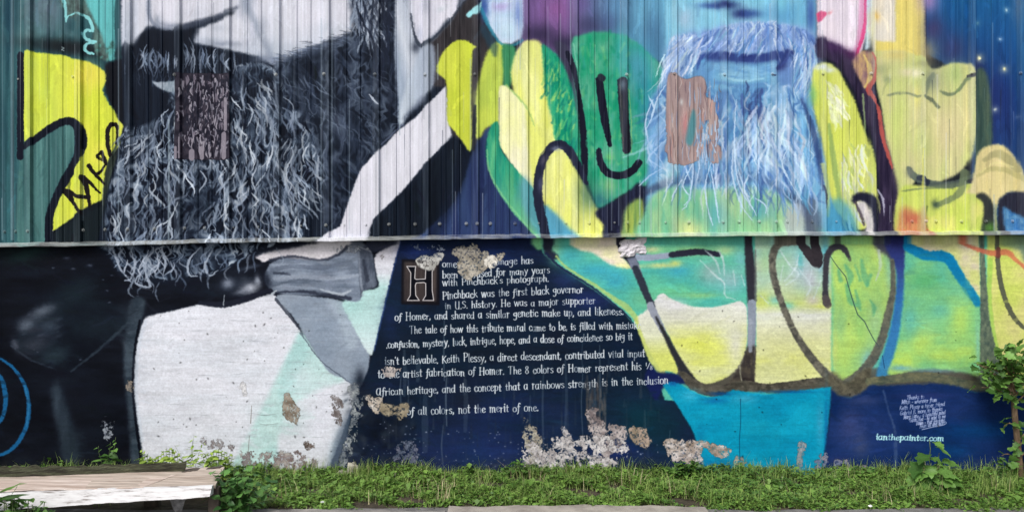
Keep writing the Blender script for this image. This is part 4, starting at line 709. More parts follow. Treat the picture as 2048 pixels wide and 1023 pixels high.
stroke([(1596, 482), (1612, 500), (1628, 520), (1634, 528)], [12, 18, 22, 16], C(56, 52, 58), 2); stroke([(1628, 484), (1634, 510), (1636, 524)], [18, 20, 16], C(52, 48, 54), 2)
stroke([(1700, 520), (1690, 500), (1676, 492), (1662, 498), (1652, 516), (1650, 550), (1649, 580), (1652, 604)], [5, 11, 13, 13, 12, 11, 11, 16], C(60, 60, 68), 4.5); stroke([(1650, 596), (1654, 608)], 15, C(86, 80, 80), 1.8, .8)
poly([(1744, 484), (1768, 484), (1784, 506), (1792, 540), (1786, 530), (1772, 510), (1756, 500)], C(70, 72, 84), 4); stroke([(1756, 500), (1760, 530), (1752, 560)], [5, 7, 3], C(190, 206, 200), 3, .6)
poly([(1768, 484), (1812, 484), (1810, 540), (1808, 600), (1800, 660), (1786, 720), (1774, 750), (1752, 750), (1768, 700), (1782, 650), (1790, 600), (1792, 540)], grad([(484, (40, 44, 98)), (540, (52, 72, 140)), (600, (50, 110, 176)), (740, (58, 130, 176))]), 3)
stroke([(1784, 520), (1786, 580), (1776, 630), (1762, 680), (1740, 724), (1716, 752), (1694, 768)], [8, 12, 16, 18, 20, 22, 24], mottle(C(84, 88, 84), C(110, 112, 98), 8, 8, 78), 5)
blk = [(1812, 484), (1830, 488), (1850, 500), (1876, 505), (1896, 507), (1908, 520), (1922, 545), (1940, 570), (1954, 592), (1961, 610), (1960, 740), (1930, 744), (1880, 738), (1830, 740), (1776, 748), (1784, 720), (1800, 670), (1808, 600)]
poly(blk, mottle(grad([(520, (96, 182, 150)), (600, (100, 180, 150)), (660, (140, 196, 130)), (720, (176, 212, 100))]), C(120, 190, 130), 50, 30, 79), 2)
stroke([(1816, 492), (1850, 508), (1894, 514), (1916, 544), (1940, 580), (1956, 606)], [20, 22, 22, 20, 20, 14], C(14, 122, 172), 6)
for x, y, rx, ry, c, a in ((1850, 560, 40, 22, (84, 170, 110), .7), (1920, 640, 30, 60, (180, 212, 100), .8), (1840, 690, 30, 30, (186, 216, 100), .8), (1820, 640, 20, 40, (90, 176, 170), .7), (1880, 620, 30, 20, (96, 176, 160), .6), (1955, 690, 6, 60, (130, 190, 170), .7), (1940, 560, 10, 20, (110, 180, 150), .5), (1880, 710, 40, 16, (190, 216, 96), .7), (1800, 735, 30, 8, (100, 160, 180), .8), (1870, 740, 60, 6, (110, 150, 160), .7)):
    blob(x, y, rx, ry, C(*c), a)
poly([(1812, 484), (1960, 484), (1962, 596), (1950, 580), (1934, 556), (1920, 530), (1906, 508), (1886, 500), (1860, 502), (1836, 492)], mottle(C(200, 206, 130), C(206, 196, 176), 40, 30, 80), 1.6, sm=False)
poly([(1976, 484), (2320, 484), (2320, 790), (2010, 780), (1994, 720), (1982, 660), (1974, 600)], mottle(C(196, 210, 104), C(214, 208, 140), 50, 50, 81), 2, sm=False)
poly([(2008, 484), (2320, 484), (2320, 600), (2080, 540), (2040, 500)], C(90, 120, 110), 5, .8)
stroke([(1982, 520), (1978, 600), (1990, 680), (2002, 730)], [10, 10, 8, 6], C(150, 200, 84), 4, .7)
blob(2020, 650, 24, 40, C(212, 200, 150), .6)
stroke([(1965, 486), (1967, 560), (1970, 640), (1976, 700), (1988, 770)], [10, 12, 18, 34, 60], mottle(C(76, 92, 84), C(110, 124, 104), 6, 10, 82), 3)
stroke([(1996, 484), (1998, 540), (2008, 592), (2026, 632), (2046, 654)], [9, 10, 10, 10, 8], C(92, 96, 78), 2)
stroke([(1915, 482), (1940, 492), (1962, 500), (1990, 506), (2016, 504), (2032, 518), (2052, 536)], [5, 7, 9, 12, 12, 8, 6], C(206, 108, 84), 4, .8); stroke([(1998, 498), (1998, 512)], 9, C(110, 60, 56), 2, .8)
# band under the bubbles
stroke([(1366, 748), (1390, 770), (1420, 782), (1450, 780), (1490, 770), (1530, 774), (1580, 768), (1640, 760), (1662, 764)], [14, 22, 18, 20, 22, 16, 14, 14, 18], mottle(C(64, 62, 56), C(100, 96, 86), 9, 7, 83), 2.4)
poly([(1648, 756), (1664, 748), (1684, 764), (1700, 762), (1722, 742), (1742, 736), (1740, 760), (1722, 784), (1696, 792), (1672, 788), (1658, 774)], mottle(C(74, 72, 62), C(104, 100, 84), 8, 8, 84), 2)
stroke([(1738, 762), (1790, 756), (1850, 752), (1900, 760), (1940, 770), (1970, 774), (2010, 768), (2060, 760), (2320, 760)], [16, 16, 18, 18, 20, 20, 20, 20, 20], mottle(C(70, 80, 72), C(112, 112, 88), 14, 8, 85), 2.4)
# cyan and blue feet of the wall
poly([(1326, 770), (1340, 762), (1362, 768), (1384, 782), (1416, 794), (1444, 790), (1466, 778), (1500, 784), (1530, 788), (1600, 780), (1662, 772), (1662, 800), (1654, 870), (1642, 960), (1408, 960), (1400, 900), (1384, 858), (1356, 812)], mottle(C(2, 140, 178), C(16, 158, 192), 60, 40, 86), 1.8, sm=False)
for x, y, rx, ry, c, a in ((1380, 790, 22, 14, (70, 180, 214), .7), (1490, 796, 34, 12, (70, 170, 204), .7), (1430, 800, 30, 8, (10, 110, 170), .8), (1440, 786, 30, 5, (10, 70, 130), .8), (1580, 782, 60, 4, (10, 90, 150), .8), (1640, 850, 10, 60, (60, 160, 196), .7), (1652, 860, 5, 90, (14, 100, 160), .7), (1420, 930, 60, 20, (16, 100, 150), .6), (1345, 766, 14, 6, (16, 90, 160), .8), (1400, 870, 10, 30, (8, 110, 150), .5)):
    blob(x, y, rx, ry, C(*c), a)
poly([(1662, 776), (1674, 790), (1700, 794), (1722, 786), (1742, 768), (1760, 770), (1800, 768), (1860, 764), (1910, 770), (1950, 782), (2010, 780), (2320, 774), (2320, 960), (1640, 960), (1652, 890), (1660, 830)], mottle(C(16, 42, 90), C(30, 54, 108), 70, 40, 87), 2, sm=False)
for x, y, rx, ry, c, a in ((1700, 850, 30, 50, (62, 72, 122), .75), (1730, 800, 40, 12, (66, 76, 122), .6), (1720, 890, 20, 30, (70, 78, 110), .6), (1950, 860, 100, 24, (8, 66, 120), .7), (1900, 900, 60, 20, (10, 70, 124), .6), (1760, 850, 30, 30, (34, 56, 110), .6), (1990, 920, 50, 20, (20, 40, 90), .6), (1668, 810, 10, 30, (10, 40, 90), .8), (1840, 790, 70, 8, (44, 52, 104), .6), (1680, 920, 30, 14, (44, 54, 110), .6)):
    blob(x, y, rx, ry, C(*c), a)
stroke([(1766, 780), (1776, 820), (1788, 860), (1790, 930)], [4, 3, 5, 8], C(80, 100, 140), 3, .5)

brushwork(3600, Z, 958, (10, 44), (2.5, 10), False, .13, 303, .45); ragged(Z, 958, 1.3, 4, 4, 315)
H2 = NH-iz
m1 = noise(H2, NW, 40*KS, 3*KS, 3, 93); m2 = noise(H2, NW, 5*KS, 5*KS, 3, 94); m3 = noise(H2, NW, 90*KS, 50*KS, 3, 97)
canvas[iz:] *= (1+.05*m1+.05*m2+.05*m3)[..., None]
for x, y0, y1, w, a in ((888, 640, 760, 3, .5), (893, 740, 850, 3.5, .55), (886, 850, 930, 3, .4), (815, 740, 820, 2.5, .4), (802, 745, 815, 3, .45), (808, 700, 790, 8, .25), (835, 700, 760, 10, .25), (1166, 730, 880, 2, .5), (1199, 690, 850, 2.6, .5), (1165, 680, 740, 2, .3), (1130, 720, 860, 6, .25), (1087, 730, 900, 4, .3), (1186, 770, 860, 16, .35), (1340, 860, 900, 1.5, .5), (1290, 820, 900, 2, .25), (1060, 790, 880, 3, .25), (930, 760, 860, 10, .2), (850, 790, 900, 14, .2)):
    stroke([(x, y0), (x+rng.normal(0, 1.5), (y0+y1)/2), (x, y1)], [w*.6, w, w*.7], C(120, 134, 146), 2.2, a*.8)

tan = (C(140, 132, 120), C(190, 186, 174)); pal = (C(208, 204, 206), C(164, 158, 160)); brn = (C(120, 110, 112), C(186, 176, 176))
# around the drop cap and first lines
PEELS_TEXT = 1
def peel_text():
    flakes([(828, 520), (842, 514), (866, 512), (884, 506), (890, 514), (878, 524), (872, 536), (858, 538), (842, 532)], 0, 0, (C(160, 160, 156), C(206, 206, 204)), solid=.5, seed=1, rough=9)
    flakes([(905, 506), (918, 488), (930, 496), (950, 484), (964, 500), (976, 504), (972, 520), (1000, 508), (1010, 500), (1012, 516), (990, 526), (980, 534), (960, 546), (942, 558), (930, 560), (918, 546), (914, 528), (924, 518)], 0, 0, (C(140, 134, 122), C(186, 180, 168)), solid=.32, seed=2, rough=10)
    flakes([(820, 486), (900, 490), (900, 504), (830, 500)], 0, 0, (C(150, 160, 180), C(110, 124, 150)), thr=.45, seed=3, rough=5)
    flakes([(972, 516), (990, 512), (996, 524), (980, 536), (970, 530)], 0, 0, (C(210, 206, 196), C(230, 226, 218)), solid=.4, seed=4, rough=8)
    flakes([(768, 730), (790, 732), (806, 732), (806, 740), (788, 744), (796, 756), (780, 764), (766, 752), (758, 744)], 0, 0, (C(196, 188, 184), C(150, 140, 140)), thr=.1, seed=5, rough=6)
    flakes([(732, 790), (748, 794), (762, 790), (764, 812), (748, 828), (742, 812)], 0, 0, (C(176, 164, 152), C(206, 200, 194)), solid=.5, seed=6, rough=9)
    flakes([(764, 806), (796, 811), (815, 807), (815, 824), (804, 838), (792, 833), (766, 824)], 0, 0, (C(134, 124, 106), C(160, 150, 130)), solid=.8, seed=7, rough=14)
def weather_low():
    flakes([(1048, 834), (1056, 836), (1078, 868), (1084, 900), (1080, 926), (1050, 930), (1056, 900), (1046, 872)], 0, 0, tan, solid=.3, seed=8, rough=9)
    flakes([(1108, 842), (1120, 848), (1124, 870), (1110, 886), (1086, 890), (1084, 920), (1140, 930), (1150, 880), (1126, 850)], 0, 0, pal, thr=.24, seed=9, rough=9)
    flakes([(1172, 820), (1190, 806), (1206, 830), (1220, 846), (1250, 850), (1252, 880), (1240, 900), (1226, 900), (1226, 950), (1206, 950), (1200, 900), (1186, 880), (1176, 850)], 0, 0, brn, solid=-.14, seed=10, rough=9)
    flakes([(1060, 880), (1240, 870), (1240, 935), (1050, 935)], 0, 0, pal, thr=.40, seed=11, rough=6)
    flakes([(1262, 850), (1280, 854), (1290, 852), (1294, 876), (1304, 882), (1298, 894), (1276, 888), (1262, 870)], 0, 0, (C(180, 160, 148), C(140, 126, 110)), solid=.5, seed=12, rough=10)
    flakes([(1324, 886), (1344, 878), (1360, 884), (1374, 872), (1400, 880), (1420, 884), (1460, 892), (1462, 906), (1440, 914), (1410, 896), (1400, 910), (1404, 926), (1360, 924), (1336, 910)], 0, 0, (C(206, 198, 196), C(140, 124, 112)), solid=.16, seed=13, rough=10)
    flakes([(1466, 914), (1490, 916), (1488, 934), (1468, 930)], 0, 0, (C(170, 160, 150), C(130, 130, 126)), solid=.3, seed=14, rough=7)
    flakes([(1598, 880), (1608, 884), (1620, 880), (1626, 890), (1608, 896), (1610, 940), (1592, 940)], 0, 0, (C(176, 160, 150), C(110, 136, 156)), solid=.05, seed=15, rough=7)
    flakes([(1640, 900), (1700, 920), (1740, 930), (1730, 948), (1630, 948)], 0, 0, (C(150, 140, 150), C(110, 120, 150)), thr=.35, seed=16, rough=6)
    flakes([(572, 786), (584, 790), (588, 806), (600, 812), (598, 840), (590, 846), (566, 832), (564, 812)], 0, 0, (C(120, 108, 96), C(168, 158, 146)), solid=.35, seed=17, rough=9)
    flakes([(604, 884), (616, 880), (634, 888), (618, 900), (608, 898)], 0, 0, (C(70, 60, 58), C(120, 104, 96)), solid=-.05, seed=18, rough=5)
    flakes([(480, 900), (500, 896), (600, 900), (640, 920), (600, 950), (500, 940), (480, 930)], 0, 0, (C(120, 104, 104), C(170, 164, 160)), thr=.34, seed=19, rough=5)
    flakes([(484, 905), (502, 898), (510, 920), (488, 930)], 0, 0, (C(120, 108, 110), C(150, 144, 146)), solid=.1, seed=20, rough=6)
    flakes([(470, 770), (500, 762), (496, 780), (494, 800), (486, 784)], 0, 0, (C(170, 168, 172), C(226, 226, 230)), solid=.15, seed=21, rough=6)
    flakes([(660, 790), (690, 800), (688, 850), (664, 846)], 0, 0, (C(140, 134, 136), C(100, 92, 92)), thr=.4, seed=22, rough=5)
    flakes([(690, 760), (730, 780), (720, 860), (690, 940), (670, 940), (700, 830)], 0, 0, (C(96, 104, 114), C(150, 156, 160)), thr=.25, seed=23, rough=6)
    flakes([(790, 890), (830, 880), (840, 930), (790, 935)], 0, 0, (C(110, 110, 130), C(80, 90, 110)), thr=.3, seed=24, rough=5)
    flakes([(666, 490), (740, 488), (730, 506), (680, 506)], 0, 0, (C(180, 186, 196), C(150, 156, 166)), thr=.3, seed=25, rough=5)
    flakes([(755, 508), (785, 508), (784, 518), (756, 518)], 0, 0, (C(160, 156, 160), C(140, 136, 146)), thr=.4, seed=26, rough=4)
    flakes([(256, 760), (268, 764), (264, 782), (254, 776)], 0, 0, (C(150, 142, 134), C(120, 112, 104)), solid=.4, seed=27, rough=6)
    flakes([(205, 830), (230, 826), (226, 880), (200, 876)], 0, 0, (C(150, 156, 166), C(130, 136, 150)), thr=.5, seed=28, rough=5)
    flakes([(400, 870), (460, 880), (470, 900), (410, 900)], 0, 0, (C(120, 110, 110), C(150, 144, 146)), thr=.5, seed=29, rough=4)
    for _ in range(110):     # small pits
        x = rng.uniform(290, 700) if rng.random() < .6 else rng.uniform(1290, 2040); y = rng.uniform(620, 930)
        i, j = int((y+MY)*KS), int((x+MX)*KS)
        if canvas[i, j].mean() < .3: continue
        r = rng.uniform(.8, 2.2); blob(x, y, r*rng.uniform(1, 1.8), r, canvas[i, j]*.42, .9, rng.uniform(0, 3)); relief[i-1:i+2, j-1:j+2] -= .3
    for _ in range(60):      # short hairline cracks along the hidden courses
        x = rng.uniform(300, 680); y = 640+rng.integers(0, 15)*21+rng.normal(0, 1.5); L = rng.uniform(8, 34)
        stroke([(x, y), (x+L*.5, y+rng.normal(0, 1)), (x+L, y+rng.normal(0, 1))], [.5, 1.1, .5], C(150, 156, 166), 1, .6)
    for x, y in ((528, 827), (533, 846)):
        stroke([(x-14, y), (x, y+2), (x+24, y-1)], [.5, 1.4, .5], C(110, 116, 120), 1, .7)
    stroke([(503, 810), (501, 845)], [1.2, 1.8], C(110, 104, 100), 1, .7); stroke([(499, 870), (497, 900)], [1.5, 1.5], C(110, 104, 100), 1, .6)
    for _ in range(200):     # specks in the dark foot of the wedge
        x, y = sampler([(690, 870), (760, 840), (900, 860), (1040, 860), (1300, 880), (1380, 900), (1380, 940), (680, 940)])()
        blob(x, y, rng.uniform(.8, 2.4), rng.uniform(.8, 2), C(150, 158, 180), rng.uniform(.3, .9))
    stroke([(1480, 796), (1481, 840), (1479, 880), (1480, 920)], 1.4, C(10, 50, 80), 1, .7)
    for q in ([(1660, 512), (1672, 530), (1690, 552), (1698, 580), (1706, 606), (1714, 628), (1728, 642), (1738, 662), (1748, 680), (1756, 690)],):
        stroke(q, [1.4, 2, 2.2, 2, 1.6], C(60, 84, 84), 1, .85, sm=False)
        a = pix(np.array(q, float))
        for k in range(len(a)-1):
            for t in np.linspace(0, 1, 30):
                xx, yy = a[k]*(1-t)+a[k+1]*t; relief[int(yy)-1:int(yy)+1, int(xx)-1:int(xx)+2] -= .12
    stroke([(1764, 710), (1768, 735)], 1.5, C(20, 50, 90), 1, .7)

# ---------------------------------------------------------------- lettering: a broad-nib hand, drawn letter by letter
G = {
'a': (6.0, [[(4.2, 5.2), (2.6, 6.1), (.8, 5), (.5, 2), (1.8, 0), (3.4, .8), (4.3, 2.6)], [(4.4, 6.1), (4.4, .8), (5.4, 0)]]),
'b': (5.8, [[(.9, 10), (1.1, 5), (1.1, .3)], [(1.1, 4.6), (2.8, 6.1), (4.7, 4.8), (4.6, 1.4), (2.9, -.1), (1.2, .8)]]),
'c': (5.0, [[(4.3, 4.7), (3, 6.1), (1.1, 5), (.7, 2.4), (1.9, 0), (3.6, .1), (4.5, 1.2)]]),
'd': (6.0, [[(4.2, 5.2), (2.6, 6.1), (.8, 5), (.5, 2), (1.8, 0), (3.4, .8), (4.3, 2.4)], [(4.4, 10), (4.4, 5), (4.5, .8), (5.4, 0)]]),
'e': (5.2, [[(.9, 3), (2.8, 3.5), (4.4, 4.4), (3.2, 6.1), (1.3, 5.2), (.7, 2.6), (1.9, 0), (3.6, .1), (4.7, 1.2)]]),
'f': (4.4, [[(4.6, 9), (3.4, 10), (2.3, 8.4), (2.1, 4), (1.8, -1), (.6, -2.8)], [(.5, 5.6), (3.9, 5.9)]]),
'g': (5.8, [[(4.2, 5.2), (2.5, 6.1), (.8, 4.8), (1.1, 2.4), (2.6, 1.8), (4.2, 3)], [(4.4, 6.1), (4.4, 1), (4.1, -2), (2.3, -3.6), (.6, -2.6)]]),
'h': (6.0, [[(1, 10), (1.1, 5), (1.1, 0)], [(1.1, 4.4), (2.8, 6), (4.3, 5), (4.4, 1), (5.4, 0)]]),
'i': (3.0, [[(.4, 5.4), (1.4, 6.1), (1.4, .8), (2.4, 0)], [(1.3, 8.3), (1.5, 8.7)]]),
'j': (3.2, [[(1.8, 6), (1.9, -1), (1.3, -3.2), (-.2, -3)], [(1.8, 8.3), (2, 8.7)]]),
'k': (5.8, [[(1, 10), (1.1, 5), (1.1, 0)], [(4.4, 6), (1.4, 3.2)], [(2.2, 3.6), (5.2, 0)]]),
'l': (3.0, [[(1.3, 10), (1.4, 5), (1.4, .8), (2.4, 0)]]),
'm': (8.8, [[(.4, 5.6), (1.2, 6), (1.2, 0)], [(1.2, 4.6), (2.7, 6), (4, 5), (4, 0)], [(4, 4.6), (5.6, 6), (6.9, 5), (7, .8), (8, 0)]]),
'n': (6.2, [[(.4, 5.6), (1.2, 6), (1.2, 0)], [(1.2, 4.5), (2.9, 6), (4.4, 5), (4.5, .8), (5.5, 0)]]),
'o': (5.6, [[(2.8, 6.1), (.9, 5), (.7, 1.4), (2.7, -.1), (4.7, 1.4), (4.6, 4.8), (2.8, 6.1)]]),
'p': (5.8, [[(.4, 5.6), (1.2, 6), (1.2, 1), (1.1, -3.4)], [(1.2, 4.6), (2.9, 6.1), (4.7, 4.8), (4.6, 1.4), (2.9, 0), (1.3, .8)]]),
'q': (5.8, [[(4.2, 5.2), (2.6, 6.1), (.8, 5), (.5, 2), (1.8, 0), (3.4, .8), (4.3, 2.4)], [(4.4, 6.1), (4.4, -3.4)]]),
'r': (4.6, [[(.4, 5.6), (1.3, 6), (1.3, 0)], [(1.3, 4.2), (2.6, 5.9), (4.1, 5.5)]]),
's': (4.8, [[(3.9, 5.3), (2.4, 6.1), (1, 5), (1.6, 3.6), (3.4, 2.6), (3.9, 1.1), (2.4, -.1), (.7, .7)]]),
't': (4.2, [[(1.9, 8.6), (1.9, 1), (2.6, 0), (3.6, .4)], [(.4, 5.9), (3.7, 6)]]),
'u': (6.2, [[(.4, 6), (1.2, 6), (1.2, 1.4), (2.4, 0), (3.8, .7), (4.4, 2)], [(4.5, 6), (4.5, .8), (5.5, 0)]]),
'v': (5.4, [[(.5, 6), (2.6, .1)], [(2.6, .1), (3.6, 3), (4.7, 6)]]),
'w': (8.0, [[(.5, 6), (2.2, .1)], [(2.2, .1), (3.9, 5.6)], [(3.9, 5.6), (5.4, .1)], [(5.4, .1), (7.2, 6)]]),
'x': (5.4, [[(.6, 6), (4.6, 0)], [(4.5, 6), (.6, 0)]]),
'y': (5.6, [[(.5, 6), (2.7, .6)], [(4.8, 6), (3, 1), (1.8, -2.4), (.4, -3.4)]]),
'z': (5.2, [[(.6, 5.9), (4.4, 5.9), (.6, .1), (4.5, .1)]]),
'.': (2.4, [[(1, .2), (1.2, .6)]]), ',': (2.6, [[(1.2, .6), (1.1, -.6), (.5, -1.4)]]), "'": (2.2, [[(1.2, 9.8), (1, 8)]]), ' ': (4.8, []), '-': (4, [[(.6, 3), (3.4, 3.2)]]),
'H': (8.6, [[(1.6, 10), (1.6, 5), (1.6, 0)], [(6.6, 10), (6.6, 5), (6.6, 0)], [(1.6, 5), (6.6, 5.3)], [(.5, 10), (2.8, 10)], [(.5, 0), (2.8, 0)]]),
'P': (6.8, [[(1.6, 10), (1.6, 5), (1.6, 0)], [(.4, 9.6), (3, 10.2), (5.8, 9), (5.4, 5.8), (3, 4.8), (1.7, 5.2)]]),
'U': (7.6, [[(1.2, 10), (1.2, 2.6), (2.8, 0), (4.8, .4), (5.8, 2)], [(5.9, 10), (5.9, 0)]]),
'S': (6.0, [[(5, 8.6), (3.4, 10.1), (1.2, 9), (1.4, 6.4), (4, 4.6), (5, 2.2), (3.2, -.1), (.8, .8)]]),
'T': (7.4, [[(3.6, 9.6), (3.6, 5), (3.5, 0)], [(.6, 8.8), (1.4, 9.8), (3.6, 9.5), (6.6, 10)]]),
'K': (7.0, [[(1.4, 10), (1.4, 5), (1.4, 0)], [(5.8, 10), (1.8, 5)], [(2.4, 5.4), (6.6, 0)]]),
'A': (7.4, [[(5, 8.6), (3.2, 9.4), (1, 7.4), (.8, 2.6), (2.6, .4), (4.6, 2), (5.4, 5)], [(5.5, 9.4), (5.5, 1), (6.8, 0)]]),
'8': (6.4, [[(3, 5.2), (1.2, 7), (2.2, 9.4), (4.2, 9), (4.2, 6.8), (2, 4.6), (.9, 2), (2.6, -.1), (4.8, 1.6), (4.2, 4.2), (3, 5.2)]]),
'1': (3.4, [[(1.6, 10), (1.6, 5.6)]]), '/': (3, [[(3.2, 10), (-.6, 2)]]), '9': (4.6, [[(2, 5.2), (1, 4.2), (2, 2.7), (3.2, 4), (2, 5.2)], [(2, 2.7), (.8, 1.2), (2, -.2), (3.4, 1.2), (2, 2.7)]]),
'M': (9, [[(1.2, 0), (1.4, 9.6)], [(1.4, 9.6), (4.2, 2)], [(4.2, 2), (7, 9.6)], [(7, 9.6), (7.4, 0)]]), 'G': (7, [[(5.6, 8.6), (3.6, 10), (1.2, 8), (1, 2.4), (3.4, 0), (5.6, 1.2), (5.6, 4.4), (3.8, 4.4)]]),
'B': (6.6, [[(1.2, 10), (1.2, 0)], [(1.2, 10), (4.4, 9.4), (4, 6), (1.4, 5.2), (5, 4), (4.8, .8), (1.2, 0)]]), 'D': (7, [[(1.2, 10), (1.2, 0)], [(1, 10), (5, 8.6), (5.4, 2), (1.2, 0)]]), 'L': (6, [[(1.4, 10), (1.2, 0), (5.2, .6)]]), 'R': (7, [[(1.4, 10), (1.4, 0)], [(1.2, 10), (5, 9), (4.6, 6), (1.6, 5)], [(2.4, 5), (6, 0)]]), 'F': (6, [[(1.6, 10), (1.4, 0)], [(1.4, 9.8), (5.4, 10)], [(1.4, 5.2), (4.4, 5.4)]])}
GW = C(206, 214, 222)
def letters(text, x0, x1, y0, y1, size, col=GW, wmin=.95, wmax=2.2, jit=.55, slant=0.0, a=.95, join=False):
    nat = sum(G[c][0] for c in text)*size/10.0
    sx = (x1-x0)/nat; u = size/10.0; x = x0
    r = np.random.default_rng(len(text)*7+int(x0))
    for c in text:
        adv, strokes = G[c]
        by = y0+(y1-y0)*(x-x0)/(x1-x0)+r.normal(0, jit)
        k = r.uniform(.9, 1.1); ww_ = r.uniform(.8, 1.2); aa_ = a*(1 if r.random() > .12 else r.uniform(.6, .85))
        for st in strokes:
            p = np.array([(x+px*u*sx+slant*py*u, by-py*u*k) for px, py in st])
            q = spline(p, n=4) if len(p) > 2 else np.vstack([p[0], p.mean(0), p[1]])
            d = np.gradient(q, axis=0); ang = np.abs(d[:, 1])/(np.hypot(d[:, 0], d[:, 1])+1e-6)
            w = wmin+(wmax-wmin)*ang**1.5
            if len(p) == 2 and abs(p[0, 1]-p[1, 1]) < 1.2*u: w = w+.5
            stroke(q, w*ww_, col, .8, aa_*r.uniform(.85, 1), sm=False)
        x += adv*u*sx
# drop cap
poly([(803, 518), (879, 520), (879, 610), (802, 608)], C(18, 18, 26), 1.5, sm=False)
poly([(808, 523), (874, 525), (873, 603), (808, 603)], mottle(C(56, 50, 52), C(76, 68, 66), 5, 50, 88), 2, sm=False)
Hs = [(813, 532), (831, 532), (830, 538), (829, 556), (832, 558), (850, 557), (851, 540), (850, 534), (868, 534), (864, 542), (864, 580), (867, 600), (845, 600), (851, 590), (851, 566), (847, 564), (832, 565), (830, 570), (831, 590), (838, 600), (814, 600), (820, 590), (821, 545)]
poly(Hs, C(12, 14, 24), 1, sm=False); stroke(Hs+[Hs[0]], 1.8, C(206, 202, 204), .9, .95, sm=False)
for t, xa, xb, ya, yb, sz in (
    ("omer Plessy's image has", 884, 1067, 534, 526, 14.2),
    ("been confused for many years", 884, 1100, 556, 545, 14.2),
    ("with Pinchback's photograph.", 884, 1098, 571, 562, 14.0),
    ("Pinchback was the first black governor", 884, 1167, 597, 584, 15.0),
    ("in U.S. history. He was a major supporter", 889, 1191, 617, 606, 14.2),
    ("of Homer, and shared a similar genetic make up, and likeness.", 789, 1247, 640, 628, 15.0),
    ("The tale of how this tribute mural came to be, is filled with mistake", 818, 1282, 666, 656, 15.0),
    (".confusion, mystery, luck, intrigue, hope, and a dose of coincidence so big it", 772, 1265, 695, 678, 15.0),
    ("isn't believable. Keith Plessy, a direct descendant, contributed vital input", 769, 1290, 728, 712, 15.6),
    ("to the artist fabrication of Homer. The 8 colors of Homer represent his 1/9", 755, 1306, 755, 738, 15.6),
    ("African heritage, and the concept that a rainbows strength is in the inclusion", 752, 1337, 790, 766, 15.6),
    ("of all colors, not the merit of one.", 813, 1077, 829, 820, 16.0)):
    letters(t, xa, xb, ya, yb, sz)
for t, xa, xb, ya, yb in (("Thanks to", 1811, 1846, 797, 794), ("Mitch - wherever from", 1801, 1872, 806, 801), ("Keith Plessy a hyper friend", 1797, 1888, 818, 809), ("Gabriel B. more to thanks", 1798, 1883, 828, 819), ("Mary Lane - a beautiful mind", 1805, 1889, 836, 826), ("Gusto Red - he gave to me", 1817, 1889, 842, 833), ("Dawn - that big dome", 1830, 1888, 848, 841), ("From all and more", 1837, 1888, 854, 846)):
    letters(t, xa, xb, ya, yb, 8.0, C(170, 182, 220), .9, 1.3, .3, .15, .9)
stroke([(1842, 857), (1862, 852), (1884, 848), (1891, 844), (1889, 841)], [1.6, 1.6, 1.4, 1], C(170, 182, 220), .8, .9)
letters("ianthepainter.com", 1750, 1886, 877, 880, 11.5, C(176, 228, 236), 1.6, 2.6, .2, .12, .98)
stroke([(1752, 877), (1790, 877), (1850, 878), (1884, 880)], 1.0, C(150, 206, 226), .8, .5)
e = int((487+MY)*KS); canvas[e-int(24*KS):e] = canvas[e][None]
for _ in range(90):
    x = rng.uniform(690, 830); y = rng.uniform(780, 935); blob(x, y, rng.uniform(4, 14), rng.uniform(3, 12), [C(14, 20, 30), C(60, 66, 76), C(34, 40, 52)][rng.integers(3)], rng.uniform(.2, .55), rng.uniform(0, 3))
for _ in range(60):
    x = rng.uniform(1170, 1215); y = rng.uniform(740, 840); stroke([(x, y), (x+rng.normal(0, 2), y+rng.uniform(10, 40))], [2, 5], [C(86, 80, 78), C(50, 50, 56), C(110, 104, 100)][rng.integers(3)], 3, .35, sm=False)
for _ in range(120):
    x = rng.uniform(760, 1320); y = rng.uniform(700, 900); stroke([(x, y), (x, y+rng.uniform(12, 60))], [1, rng.uniform(2, 7), 1][:2], [C(60, 68, 80), C(40, 48, 60), C(84, 90, 98)][rng.integers(3)], 3, rng.uniform(.1, .28), sm=False)
dirt = noise(NH, NW, 14*KS, 8*KS, 4, 990); yy0 = (np.arange(NH)/KS-MY)[:, None]
dm = (np.clip((yy0-905+26*dirt)/55, 0, 1)**1.5*np.clip(.55+.6*noise(NH, NW, 70*KS, 30*KS, 2, 991), 0, .8))[..., None]
canvas += dm*(C(82, 78, 66)-canvas)*.75
peel_text(); weather_low()
# brick courses show faintly in the relief of the thick old paint
yy = (np.arange(NH)/KS-MY); xx = (np.arange(NW)/KS-MX)
wob = noise(NH, NW, 60*KS, 60*KS, 2, 95)*3
row = np.floor((yy[:, None]+wob)/21.0); fy = (yy[:, None]+wob)/21.0-row
fx = ((xx[None]+wob)/65.0+.5*(row % 2)) % 1.0
joint = np.exp(-((fy-.5)/.07)**2)+.8*np.exp(-((fx-.5)/.022)**2)
vis = np.clip(.5+noise(NH, NW, 160*KS, 90*KS, 2, 96), .12, 1)
relief -= (joint*vis*.035).astype(np.float32)*(yy[:, None] > Z)
relief += .05*noise(NH, NW, 4*KS, 4*KS, 3, 98)+.05*noise(NH, NW, 26*KS, 14*KS, 2, 99)
canvas *= (1-.03*np.clip(joint, 0, 1)*vis*(yy[:, None] > Z))[..., None]
g_ = canvas.mean(-1, keepdims=True); canvas = g_+(canvas-g_)*.97; g_ = upper.mean(-1, keepdims=True); upper = g_+(upper-g_)*.93
canvas = canvas*1.03-.03; upper = upper*1.035-.035
np.clip(upper, .012, .97, out=upper); np.clip(canvas, .012, .97, out=canvas); np.clip(relief, 0, 1, out=relief)

